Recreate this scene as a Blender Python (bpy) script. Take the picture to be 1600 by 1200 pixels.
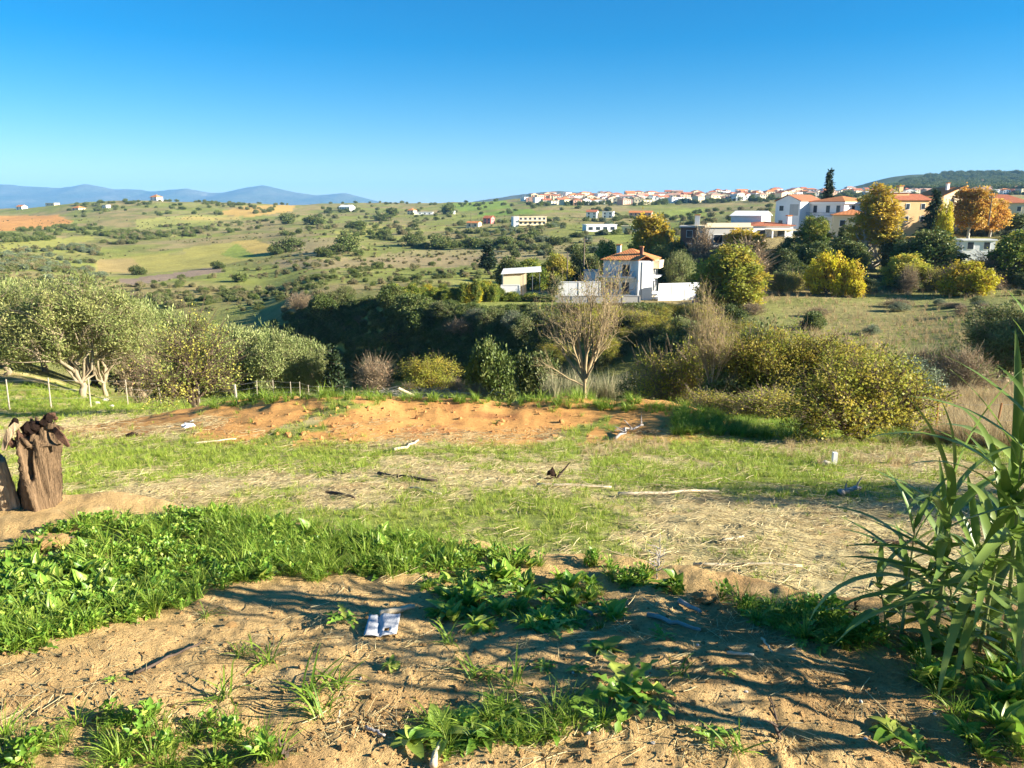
import bpy, math, random
import numpy as np
from mathutils import Vector, Matrix, Euler
R = math.radians
for o in list(bpy.data.objects): bpy.data.objects.remove(o)
SC = bpy.context.scene
COL = SC.collection
# ------------------------------------------------------------------ camera
F = 1202.0; TH = R(13.1); CT, ST = math.cos(TH), math.sin(TH); EYE = 1.6   # z = 0 is the soil at the viewer's feet
cd = bpy.data.cameras.new('camera'); cam = bpy.data.objects.new('camera', cd); COL.objects.link(cam)
cd.sensor_width = 36; cd.lens = 36 * F / 1600; cd.clip_start = .05; cd.clip_end = 40000
cam.location = (0, 0, EYE); cam.rotation_euler = (R(90) - TH, 0, 0)
SC.camera = cam
# ------------------------------------------------------------------ sky, sun, exposure
SUN_EL, SUN_AZ = R(19.5), R(102)              # azimuth clockwise from the view direction (+Y)
S = Vector((math.sin(SUN_AZ) * math.cos(SUN_EL), math.cos(SUN_AZ) * math.cos(SUN_EL), math.sin(SUN_EL)))
W = bpy.data.worlds.new('World'); SC.world = W; W.use_nodes = True
nt = W.node_tree; nt.nodes.clear()
sky = nt.nodes.new('ShaderNodeTexSky'); sky.sky_type = 'NISHITA'; sky.sun_disc = False
sky.sun_elevation = SUN_EL; sky.sun_rotation = SUN_AZ; sky.altitude = 50
sky.air_density = 1.0; sky.dust_density = 0; sky.ozone_density = 5
hs = nt.nodes.new('ShaderNodeHueSaturation'); hs.inputs['Saturation'].default_value = 1.42; hs.inputs['Value'].default_value = .88
bgn = nt.nodes.new('ShaderNodeBackground'); bgn.inputs['Strength'].default_value = .05
wo = nt.nodes.new('ShaderNodeOutputWorld')
nt.links.new(sky.outputs[0], hs.inputs['Color']); nt.links.new(hs.outputs[0], bgn.inputs['Color']); nt.links.new(bgn.outputs[0], wo.inputs['Surface'])
sd = bpy.data.lights.new('sun', 'SUN'); sun = bpy.data.objects.new('sun', sd); COL.objects.link(sun)
sd.energy = 5.0; sd.angle = R(.53); sd.color = (1, .92, .78)
sun.rotation_euler = (-S).to_track_quat('-Z', 'Y').to_euler(); sun.location = (30, -3, 20)
vs = SC.view_settings
SC.display_settings.display_device = 'sRGB'
vs.view_transform = 'Standard'; vs.look = 'None'; vs.gamma = 1; vs.use_curve_mapping = False
vs.exposure = 1.9
SC.cycles.use_denoising = True
SC.cycles.max_bounces = 6; SC.cycles.transparent_max_bounces = 8
SC.cycles.volume_bounces = 0; SC.cycles.diffuse_bounces = 3

# ------------------------------------------------------------------ small helpers
rng = np.random.default_rng(7)
def tag(o, label=None, cat=None, group=None, kind=None):
    if label: o['label'] = label
    if cat: o['category'] = cat
    if group: o['group'] = group
    if kind: o['kind'] = kind
    return o
def empty(name, loc, label=None, cat=None, group=None, rz=0, s=1):
    o = bpy.data.objects.new(name, None); COL.objects.link(o); o.empty_display_size = .2
    o.location = loc; o.rotation_euler = (0, 0, rz); o.scale = (s, s, s) if np.isscalar(s) else s
    return tag(o, label, cat, group)
def mesh(name, V, Fc, mat=None, smooth=False, attrs=None):
    """V (n,3); Fc: (m,k) int array or list of lists"""
    me = bpy.data.meshes.new(name)
    V = np.asarray(V, np.float32)
    if isinstance(Fc, np.ndarray):
        m, k = Fc.shape
        me.vertices.add(len(V)); me.vertices.foreach_set('co', V.ravel())
        me.loops.add(m * k); me.loops.foreach_set('vertex_index', Fc.astype(np.int32).ravel())
        me.polygons.add(m); me.polygons.foreach_set('loop_start', np.arange(0, m * k, k, dtype=np.int32))
        me.update(calc_edges=True)
    else:
        me.from_pydata([tuple(map(float, v)) for v in V], [], [tuple(f) for f in Fc]); me.update()
    if smooth: me.polygons.foreach_set('use_smooth', np.ones(len(me.polygons), bool))
    if attrs:
        for n, a in attrs.items():
            a = np.asarray(a, np.float32)
            if a.ndim == 1: me.attributes.new(n, 'FLOAT', 'POINT').data.foreach_set('value', a)
            elif a.shape[1] == 3: me.attributes.new(n, 'FLOAT_VECTOR', 'POINT').data.foreach_set('vector', a.ravel())
            else: me.attributes.new(n, 'FLOAT_COLOR', 'POINT').data.foreach_set('color', a.ravel())
    if mat: me.materials.append(mat)
    return me
def obj(name, me, parent=None, loc=(0, 0, 0), rot=(0, 0, 0), scl=(1, 1, 1), link=True):
    o = bpy.data.objects.new(name, me)
    if link: COL.objects.link(o)
    o.location = loc; o.rotation_euler = rot; o.scale = scl if not np.isscalar(scl) else (scl,) * 3
    if parent: o.parent = parent
    return o
class MB:
    """collects polygons for one mesh"""
    def __init__(s): s.v = []; s.f = []
    def add(s, V, Fc):
        n = len(s.v); s.v += [tuple(map(float, p)) for p in V]; s.f += [[i + n for i in f] for f in Fc]; return s
    def box(s, x0, x1, y0, y1, z0, z1):
        V = [(x0,y0,z0),(x1,y0,z0),(x1,y1,z0),(x0,y1,z0),(x0,y0,z1),(x1,y0,z1),(x1,y1,z1),(x0,y1,z1)]
        return s.add(V, [(3,2,1,0),(4,5,6,7),(0,1,5,4),(1,2,6,5),(2,3,7,6),(3,0,4,7)])
    def build(s, name, mat, parent=None, smooth=False, **k):
        return obj(name, mesh(name, np.array(s.v), s.f, mat, smooth), parent, **k)
def h2(ix, iy, seed):
    n = (ix.astype(np.int64) * 374761393 + iy.astype(np.int64) * 668265263 + seed * 974711) & 0x7fffffff
    n = ((n ^ (n >> 13)) * 1274126177) & 0x7fffffff
    n = (n ^ (n >> 16)) & 0xffff
    return n / 65535.0
def vn(x, y, seed=0):
    x0 = np.floor(x); y0 = np.floor(y); fx = x - x0; fy = y - y0
    fx = fx * fx * (3 - 2 * fx); fy = fy * fy * (3 - 2 * fy)
    a = h2(x0, y0, seed); b = h2(x0 + 1, y0, seed); c = h2(x0, y0 + 1, seed); d = h2(x0 + 1, y0 + 1, seed)
    return (a * (1 - fx) + b * fx) * (1 - fy) + (c * (1 - fx) + d * fx) * fy
def fbm(x, y, o=4, seed=0, g=.5):
    t = 0; a = 1; n = 0
    for k in range(o):
        t = t + a * vn(x * 2 ** k + k * 17.3, y * 2 ** k - k * 9.1, seed + k); n += a; a *= g
    return t / n
def sst(a, b, x):
    t = np.clip((x - a) / (b - a), 0, 1); return t * t * (3 - 2 * t)
# ------------------------------------------------------------------ pixels (of the 1600 x 1200 photograph) and ground
def tv(v):                       # drop below eye level per metre of forward distance
    return math.tan(TH + math.atan((v - 600) / F))
def col_s(u, v=500): return (u - 800) / F / (CT - (v - 600) / F * ST)
def pix(x, y, z):
    zz = z - EYE; dep = y * CT - zz * ST; dep = np.where(dep > .01, dep, .01)
    return 800 + F * x / dep, 600 + F * (-y * ST - zz * CT) / dep
def PL(y): return 1.15 + .235 * y         # the field: drop below the eye
_P = lambda *ys: [(y, 'z', -PL(y)) for y in ys]
_C = {   # column u : knots (forward distance, image row)  or (distance, 'z', height relative to the eye)
 -250: _P(6, 12, 20, 34) + [(42,600),(60,'z',-11.5),(100,'z',-20),(150,'z',-24),(210,430),(300,402),(380,384),(500,366),(650,352),(900,338),(1150,329),(1500,'z',-14),(2500,'z',-60)],
 0:    _P(6, 12, 20, 34) + [(42,602),(60,'z',-12),(100,'z',-21),(150,'z',-24),(210,430),(300,402),(380,384),(500,366),(650,352),(900,338),(1100,328),(1500,'z',-14),(2500,'z',-60)],
 200:  _P(6, 12, 20, 34, 45) + [(60,'z',-15),(90,'z',-23),(150,'z',-24),(220,442),(290,426),(330,416),(420,386),(520,366),(700,345),(900,325),(1000,315),(1200,'z',-8),(2500,'z',-60)],
 400:  _P(6, 12, 20, 34, 58) + [(66,'z',-18),(88,'z',-29),(112,'z',-29),(128,528),(150,492),(190,462),(240,436),(300,414),(400,385),(520,364),(700,345),(950,323),(1050,317),(1300,'z',-10),(2500,'z',-60)],
 520:  _P(6, 12, 20, 34, 60) + [(66,'z',-19),(84,'z',-32),(109,'z',-33),(114,600),(128,478),(146,458),(180,440),(230,420),(300,399),(400,374),(520,357),(700,343),(950,329),(1250,319),(1600,'z',-8),(2500,'z',-50)],
 620:  _P(6, 12, 20, 34, 58) + [(64,'z',-19),(78,'z',-32),(99,'z',-33),(103,600),(115,472),(130,462),(170,444),(230,420),(300,399),(400,374),(520,356),(700,342),(950,328),(1250,318),(1600,'z',-6),(2500,'z',-50)],
 720:  _P(6, 12, 20, 34, 50) + [(57,'z',-17),(72,'z',-30),(91,'z',-31),(95,600),(106,482),(125,468),(165,442),(230,416),(300,397),(400,373),(520,355),(700,341),(900,329),(1200,317),(1600,'z',0),(2500,'z',-50)],
 870:  _P(6, 12, 20, 34, 40) + [(47,'z',-14),(64,'z',-26),(84,'z',-26),(88,590),(101,492),(112,478),(135,470),(160,452),(200,424),(260,400),(350,372),(450,352),(600,338),(800,325),(1000,316),(1200,308),(1600,'z',4),(2500,'z',-40)],
 1000: _P(6, 12, 20, 34) + [(42,'z',-11.5),(60,'z',-20),(80,'z',-20),(100,'z',-15.6),(118,'z',-15.8),(135,468),(160,450),(200,420),(260,395),(350,370),(450,351),(600,337),(800,324),(1000,314),(1200,306),(1600,'z',8),(2500,'z',-30)],
 1200: _P(6, 12, 20, 27) + [(38,'z',-10),(56,'z',-15.5),(66,'z',-15),(76,548),(96,498),(115,465),(135,428),(160,388),(190,361),(260,346),(400,334),(600,325),(900,312),(1200,302),(1600,'z',18),(2500,'z',-20)],
 1400: _P(6, 12, 20, 26) + [(38,'z',-9.6),(56,'z',-14.6),(66,'z',-14.4),(76,546),(96,496),(115,462),(135,428),(160,390),(185,370),(230,350),(330,335),(500,322),(800,308),(1200,300),(1800,285),(2200,273),(3000,'z',40)],
 1600: _P(6, 12, 20) + [(30,645),(42,602),(56,'z',-12.8),(70,'z',-12.6),(86,500),(115,455),(150,402),(180,374),(230,350),(330,330),(500,315),(800,305),(1200,298),(1800,282),(2200,270),(3000,'z',40)],
 1950: _P(6, 12, 20) + [(30,640),(42,598),(56,'z',-12),(70,'z',-12),(86,498),(115,450),(150,400),(180,372),(230,348),(330,330),(500,315),(800,305),(1200,298),(1800,282),(2200,272),(3000,'z',40)],
}
LY = np.linspace(math.log(.4), math.log(15000), 900)
def _pchip(x, y, q):
    x = np.array(x, float); y = np.array(y, float); h = np.diff(x); d = np.diff(y) / h
    m = np.zeros(len(x)); m[0] = d[0]; m[-1] = d[-1]
    for i in range(1, len(x) - 1):
        if d[i-1] * d[i] > 0:
            w1 = 2*h[i]+h[i-1]; w2 = h[i]+2*h[i-1]; m[i] = (w1+w2)/(w1/d[i-1]+w2/d[i])
    i = np.clip(np.searchsorted(x, q) - 1, 0, len(x) - 2); t = (q - x[i]) / h[i]
    t = np.clip(t, 0, 1)
    return (2*t**3-3*t**2+1)*y[i] + (t**3-2*t**2+t)*h[i]*m[i] + (-2*t**3+3*t**2)*y[i+1] + (t**3-t**2)*h[i]*m[i+1]
_us = sorted(_C); _prof = []
for u in _us:
    K = [(.4,'z',-1.6),(1.2,'z',-1.6),(2.2,'z',-1.67),(3.4,'z',-PL(3.4))] + _C[u] + [(6000,'z',-80),(15000,'z',-80)]
    ys = [k[0] for k in K]; zs = [k[2] if k[1] == 'z' else -k[0] * tv(k[1]) for k in K]
    _prof.append(_pchip(np.log(ys), zs, LY))
_prof = np.array(_prof)
SG = np.linspace(-1.0, 1.0, 401)
_ss = np.array([col_s(u) for u in _us])
BASE = np.stack([_pchip(_ss, _prof[:, j], np.clip(SG, _ss[0], _ss[-1])) for j in range(len(LY))], 1)     # (401, 900)
_k = np.exp(-.5 * (np.arange(-5, 6) / 2.2) ** 2); _k /= _k.sum()
_bp = np.pad(BASE, ((5, 5), (0, 0)), 'edge'); BASE = sum(_k[i] * _bp[i:i + 401] for i in range(11))
# heaps of red soil: x, y, sx, sy, height, turn
HEAPS = [(-1.2, 17.9, 4.3, 2.8, .74, .05), (-6.8, 19.6, 2.6, 3.2, .58, .6), (3.2, 16.6, 1.4, 1.4, .46, -.2), (1.4, 16.9, 1.7, 1.0, .2, 0), (-4.0, 15.9, 1.7, 1.6, .16, .6)]
def H(x, y, fine=True):
    """ground height at x, y (arrays)"""
    x = np.asarray(x, float); y = np.asarray(y, float)
    r = np.hypot(x, y); az = np.arctan2(x, y); a = np.abs(az)
    s = np.where(a < R(45), np.tan(np.clip(az, -R(45), R(45))), np.sign(az))
    f = np.where(a < R(45), np.cos(a), .7071 * np.clip(np.cos((a - R(45)) * .95), .0, 1))
    Y = np.clip(r * f, .41, 14900)
    p = (s + 1) / 2 * 400; i = np.clip(p.astype(int), 0, 399); fp = p - i
    q = (np.log(Y) - LY[0]) / (LY[1] - LY[0]); j = np.clip(q.astype(int), 0, 898); fq = q - j
    z = (BASE[i, j]*(1-fq) + BASE[i, j+1]*fq)*(1-fp) + (BASE[i+1, j]*(1-fq) + BASE[i+1, j+1]*fq)*fp
    z = z + EYE
    # level plot of the white house
    sp_ = sst(-.035, -.01, s) * (1 - sst(.28, .40, s)) * sst(119, 126, Y) * (1 - sst(146, 156, Y)) * (a < .7)
    z = z + (EYE - 135 * tv(471) - z) * sp_
    # bank of loose soil the viewer stands on, with its crest
    sc = np.clip(s, -.9, .9)
    wob = (fbm(sc * 6 + 3, sc * 0 + 1, 3, 5) - .5)
    rc = np.interp(sc, [-.75, -.55, -.3, 0, .2, .45, .75], [4.75, 4.55, 4.1, 3.75, 3.45, 3.05, 3.0]) + wob * .45
    hc = np.interp(sc, [-.75, -.55, -.3, 0, .2, .45, .75], [.46, .44, .34, .26, .24, .20, .2])
    e = sst(1.0, 1, 0) if False else (np.clip((Y - 1.2) / np.maximum(rc - 1.2, .1), 0, 1) ** 1.5) * (1 - sst(rc - .02, rc + .62, Y))
    front = np.clip((R(75) - a) / R(20), 0, 1)
    z = z + hc * e * front
    # heaps
    for hx, hy, sx, sy, hh, t in HEAPS:
        c, n_ = math.cos(t), math.sin(t); dx = x - hx; dy = y - hy
        g = ((dx*c + dy*n_) / sx) ** 2 + ((-dx*n_ + dy*c) / sy) ** 2
        m = g < 9
        if m.any(): z = z + np.where(m, hh * np.exp(-.5 * g * 1.3) * (1 + .5 * (fbm(x*.9, y*.9, 3, 11) - .5)), 0)
    # undulation
    z = z + (fbm(x*.18, y*.18, 3, 21) - .5) * .22 * sst(4, 10, r) * (1 - sst(60, 120, r))
    z = z + (fbm(x*.035, y*.035, 4, 31) - .5) * 2.6 * sst(60, 160, r) + (fbm(x*.008, y*.008, 3, 33) - .5) * 5 * sst(250, 700, r)
    if fine:
        nr = 1 - sst(6, 14, r)
        cl = fbm(x*3.2, y*3.2, 3, 41) - .5
        z = z + cl * .06 * nr * sst(.6, 1.5, r)
        rdg = 1 - np.abs(2 * fbm(x*7, y*7, 3, 45) - 1)
        z = z + (rdg - .7) * .014 * nr
        z = z + (fbm(x*24, y*24, 2, 47) - .5) * .014 * (1 - sst(4, 8, r))
        rdn = heapmask(x, y)
        z = z + rdn * ((1 - np.abs(2 * fbm(x*2.4, y*2.4, 4, 51) - 1)) - .6) * .05
    return z
def heapmask(x, y, lo=.5, hi=2.2):
    m = np.zeros_like(np.asarray(x, float))
    for hx, hy, sx, sy, hh, t in HEAPS:
        c, n_ = math.cos(t), math.sin(t); dx = x - hx; dy = y - hy
        g = ((dx*c + dy*n_) / sx) ** 2 + ((-dx*n_ + dy*c) / sy) ** 2
        m = np.maximum(m, 1 - sst(lo, hi, g))
    return m
def gz(x, y): return float(H(np.array([x]), np.array([y]))[0])
_YR = np.exp(np.linspace(math.log(1.2), math.log(12000), 2600))
def G(u, v, y0=1.2):
    """first ground point on the ray of pixel u, v"""
    d = (v - 600) / F; yy = CT - d * ST
    X = (u - 800) / F / yy * _YR; Z = EYE + (-ST - d * CT) / yy * _YR
    h = H(X, _YR, False); k = np.where((Z < h) & (_YR > y0))[0]
    k = k[0] if len(k) else len(_YR) - 1
    return Vector((X[k], _YR[k], h[k]))
def P(u, Y):
    """ground point in picture column u at forward distance Y"""
    v = 500
    for _ in range(4):
        x = col_s(u, v) * Y; z = float(H(np.array([x]), np.array([Y]), Y < 30)[0]); v = float(pix(np.array([x]), np.array([Y]), np.array([z]))[1][0])
    return Vector((x, Y, z))
def inpoly(u, v, poly):
    c = np.zeros(u.shape, bool); n = len(poly)
    for i in range(n):
        x1, y1 = poly[i]; x2, y2 = poly[(i + 1) % n]
        if y1 == y2: continue
        k = ((y1 > v) != (y2 > v)) & (u < (x2 - x1) * (v - y1) / (y2 - y1) + x1); c ^= k
    return c
# ------------------------------------------------------------------ materials
class NT:
    def __init__(s, name):
        s.m = bpy.data.materials.new(name); s.m.use_nodes = True; s.t = s.m.node_tree; s.t.nodes.clear()
        s.out = s.n('ShaderNodeOutputMaterial')
    def n(s, typ, **k):
        nd = s.t.nodes.new(typ)
        for a, b in k.items():
            if a[0] == '_': nd.inputs[a[1:].replace('_', ' ')].default_value = b
            else: setattr(nd, a, b)
        return nd
    def l(s, a, b): s.t.links.new(a, b)
    def noise(s, scale, detail=4, rough=.55, vec=None, dist=0):
        nd = s.n('ShaderNodeTexNoise'); nd.inputs['Scale'].default_value = scale; nd.inputs['Detail'].default_value = detail
        nd.inputs['Roughness'].default_value = rough; nd.inputs['Distortion'].default_value = dist
        if vec is not None: s.l(vec, nd.inputs['Vector'])
        return nd.outputs['Fac']
    def ramp(s, fac, stops):
        r = s.n('ShaderNodeValToRGB'); e = r.color_ramp.elements
        while len(e) < len(stops): e.new(.5)
        for q, (p, c) in zip(e, stops): q.position = p; q.color = (*c, 1) if len(c) == 3 else c
        s.l(fac, r.inputs['Fac']); return r.outputs['Color']
    def mixc(s, a, b, fac, typ='MIX'):
        m = s.n('ShaderNodeMix', data_type='RGBA', blend_type=typ)
        for sock, val in ((m.inputs[6], a), (m.inputs[7], b), (m.inputs[0], fac)):
            if hasattr(val, 'links'): s.l(val, sock)
            else: sock.default_value = (*val, 1) if isinstance(val, tuple) and len(val) == 3 else val
        return m.outputs[2]
    def bump(s, h, strength=.3, dist=.02):
        b = s.n('ShaderNodeBump'); b.inputs['Strength'].default_value = strength; b.inputs['Distance'].default_value = dist
        s.l(h, b.inputs['Height']); return b.outputs[0]
    def pr(s, col, rough=.8, spec=.3, normal=None, metallic=0):
        p = s.n('ShaderNodeBsdfPrincipled'); p.inputs['Roughness'].default_value = rough; p.inputs['Specular IOR Level'].default_value = spec
        p.inputs['Metallic'].default_value = metallic
        if hasattr(col, 'links'): s.l(col, p.inputs['Base Color'])
        else: p.inputs['Base Color'].default_value = (*col, 1)
        if normal is not None: s.l(normal, p.inputs['Normal'])
        return p
    def surf(s, sh): s.l(sh.outputs[0], s.out.inputs['Surface']); return s.m
def obco(t): return t.n('ShaderNodeTexCoord').outputs['Object']
def m_plain(name, col, rough=.7, var=.12, scale=3, bump=.1, spec=.3, bscale=None, metallic=0, bd=.02):
    t = NT(name); co = obco(t)
    n = t.noise(scale, 5, .6, co)
    c = t.ramp(n, [(.25, tuple(x * (1 - var * 1.6) for x in col)), (.75, tuple(min(1, x * (1 + var)) for x in col))])
    nb = t.noise(bscale or scale * 6, 4, .6, co)
    return t.surf(t.pr(c, rough, spec, t.bump(nb, bump, bd) if bump else None, metallic))
def m_leaf(name, a, b, c3=None, trans=.3, rough=.55, spec=.25, nscale=.5):
    """leaf: colour a to b by each leaf's own random tint, patches of c3"""
    t = NT(name)
    at = t.n('ShaderNodeAttribute', attribute_name='tint'); sp = t.n('ShaderNodeSeparateXYZ'); t.l(at.outputs['Vector'], sp.inputs[0])
    col = t.mixc(a, b, sp.outputs[0])
    if c3:
        k = t.ramp(sp.outputs[1], [(.55, (0, 0, 0)), (.8, (1, 1, 1))]); col = t.mixc(col, c3, k)
    oi = t.n('ShaderNodeObjectInfo')
    hv = t.n('ShaderNodeHueSaturation'); t.l(col, hv.inputs['Color'])
    mr = t.n('ShaderNodeMapRange'); t.l(oi.outputs['Random'], mr.inputs['Value']); mr.inputs['To Min'].default_value = .78; mr.inputs['To Max'].default_value = 1.22
    t.l(mr.outputs[0], hv.inputs['Value'])
    p = t.pr(hv.outputs[0], rough, spec)
    tr = t.n('ShaderNodeBsdfTranslucent'); t.l(hv.outputs[0], tr.inputs['Color'])
    mx = t.n('ShaderNodeMixShader'); mx.inputs[0].default_value = trans
    t.l(p.outputs[0], mx.inputs[1]); t.l(tr.outputs[0], mx.inputs[2])
    t.l(mx.outputs[0], t.out.inputs['Surface']); return t.m
def m_bark(name, a, b, scale=8, stretch=.2, bump=.6, bd=.02):
    t = NT(name); co = obco(t)
    mp = t.n('ShaderNodeMapping'); mp.inputs['Scale'].default_value = (1, 1, stretch); t.l(co, mp.inputs['Vector'])
    n = t.noise(scale, 6, .65, mp.outputs[0], .6); n2 = t.noise(scale * .3, 3, .5, co)
    c = t.ramp(n, [(.3, a), (.68, b)]); c = t.mixc(c, tuple(x * .6 for x in b), t.ramp(n2, [(.45, (0, 0, 0)), (.75, (.6,) * 3)]))
    return t.surf(t.pr(c, .9, .15, t.bump(n, bump, bd)))

t = NT('ground')
at = t.n('ShaderNodeAttribute', attribute_name='gcol'); co = obco(t)
geo = t.n('ShaderNodeNewGeometry')
cam_d = t.n('ShaderNodeVectorMath', operation='LENGTH'); t.l(co, cam_d.inputs[0])       # metres from where the bank begins
far = t.n('ShaderNodeMapRange'); t.l(cam_d.outputs['Value'], far.inputs['Value']); far.inputs['From Min'].default_value = 10; far.inputs['From Max'].default_value = 60
n1 = t.noise(55, 6, .7, co); n2 = t.noise(7, 5, .65, co); n3 = t.noise(.9, 6, .7, co); n4 = t.noise(.12, 5, .7, co)
near_n = t.mixc(n1, n2, .45)
both = t.mixc(near_n, t.mixc(n3, n4, .4), far.outputs[0])
val = t.n('ShaderNodeMapRange'); t.l(both, val.inputs['Value']); val.inputs['From Min'].default_value = .3; val.inputs['From Max'].default_value = .7
val.inputs['To Min'].default_value = .62; val.inputs['To Max'].default_value = 1.34
hv = t.n('ShaderNodeHueSaturation'); t.l(at.outputs['Color'], hv.inputs['Color']); t.l(val.outputs[0], hv.inputs['Value'])
hb = t.n('ShaderNodeMath', operation='ADD'); t.l(n1, hb.inputs[0])
n5 = t.noise(190, 3, .6, co); ml = t.n('ShaderNodeMath', operation='MULTIPLY'); t.l(n5, ml.inputs[0]); ml.inputs[1].default_value = .35; t.l(ml.outputs[0], hb.inputs[1])
b1 = t.n('ShaderNodeBump'); b1.inputs['Strength'].default_value = .9; b1.inputs['Distance'].default_value = .022; t.l(hb.outputs[0], b1.inputs['Height'])
b2 = t.n('ShaderNodeBump'); b2.inputs['Strength'].default_value = .7; b2.inputs['Distance'].default_value = .5; t.l(n3, b2.inputs['Height']); t.l(b1.outputs[0], b2.inputs['Normal'])
nm = t.n('ShaderNodeMix', data_type='VECTOR'); t.l(far.outputs[0], nm.inputs[0]); t.l(b1.outputs[0], nm.inputs[4]); t.l(b2.outputs[0], nm.inputs[5])
M_GROUND = t.surf(t.pr(hv.outputs[0], .95, .1, nm.outputs[1]))

# ------------------------------------------------------------------ the ground, one sheet
azd = np.arange(-42, 42.01, .15); azc = np.arange(46, 314.1, 4)
AZ = np.radians(np.concatenate([azd, azc]))
rr = [.35]
while rr[-1] < 14000: rr.append(rr[-1] * (1.0115 if rr[-1] < 40 else 1.02))
RR = np.array(rr); nA, nR = len(AZ), len(RR)
AA, RM = np.meshgrid(AZ, RR, indexing='ij')
gx = RM * np.sin(AA); gy = RM * np.cos(AA); gh = H(gx, gy)
idx = np.arange(nA * nR).reshape(nA, nR)
nx = np.roll(idx, -1, 0)
Q = np.stack([idx[:, :-1], idx[:, 1:], nx[:, 1:], nx[:, :-1]], -1).reshape(-1, 4)
Vg = np.stack([gx, gy, gh], -1).reshape(-1, 3)
Vg = np.vstack([Vg, [[0, 0, float(H(np.array([0.]), np.array([.36]))[0])]]])
# colour of the ground itself
def A(*c): return np.array(c, float)
SOIL, SOIL2, RED, STRAW, GRASS, DRY, OLV = A(.56,.37,.155), A(.43,.265,.11), A(.58,.30,.095), A(.62,.50,.24), A(.21,.26,.045), A(.31,.245,.105), A(.185,.195,.055)
def lerp(a, b, k): return a + (b - a) * k[..., None]
def field_green(x, y):
    """how green the field is, 0..1"""
    u, v = pix(x, y, H(x, y, False))
    n = .55 * fbm(x * .55, y * .33, 4, 61) + .45 * fbm(x * 2.3, y * 1.2, 4, 63)
    b = np.zeros_like(n) - .02
    for poly, w in (([(100,680),(460,690),(640,680),(700,700),(520,738),(330,745),(90,742)], .16), ([(650,690),(1060,690),(1260,700),(1500,770),(1400,812),(1050,770),(800,745)], .13),
                    ([(350,690),(480,660),(530,622),(640,612),(470,690),(470,715),(700,702),(900,690),(900,715),(420,722)], .22), ([(1060,640),(1290,650),(1290,690),(1040,690)], .25),
                    ([(700,770),(900,760),(1050,830),(900,880),(700,850)], .08), ([(0,600),(330,600),(420,625),(330,650),(0,652)], .22), ([(1240,690),(1500,700),(1600,760),(1600,700),(1400,660)], .12),
                    ([(180,745),(560,740),(620,800),(120,830)], -.08), ([(480,740),(760,735),(720,800),(450,800)], -.12), ([(1030,800),(1500,790),(1500,960),(1000,940)], -.14), ([(0,655),(250,640),(260,670),(0,690)], -.2)):
        b = b + w * inpoly(u + (vn(x * 1.3, y * 1.3, 71) - .5) * 110 + (vn(x * 5, y * 4, 75) - .5) * 50, v + (vn(x * 1.1, y * 1.1, 73) - .5) * 24 + (vn(x * 5, y * 4, 77) - .5) * 12, poly)
    return sst(.38, .62, n + b * .62)
def heapcol(x, y):
    m = heapmask(x, y, 2.0, 4.6); u, v = pix(x, y, H(x, y, False)); j = (vn(x * 2.5, y * 2.5, 89) - .5)
    for poly in ([(380,712),(430,680),(505,640),(540,626),(590,622),(520,650),(465,685),(440,712)], [(500,712),(560,698),(640,690),(720,695),(720,712)], [(850,705),(880,672),(930,652),(965,652),(935,670),(900,705)]):
        m = m * (1 - .95 * inpoly(u + j * 40, v + j * 16, poly))
    return m * sst(.32, .46, fbm(x * .8, y * .5, 4, 87) + m * .24)
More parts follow.
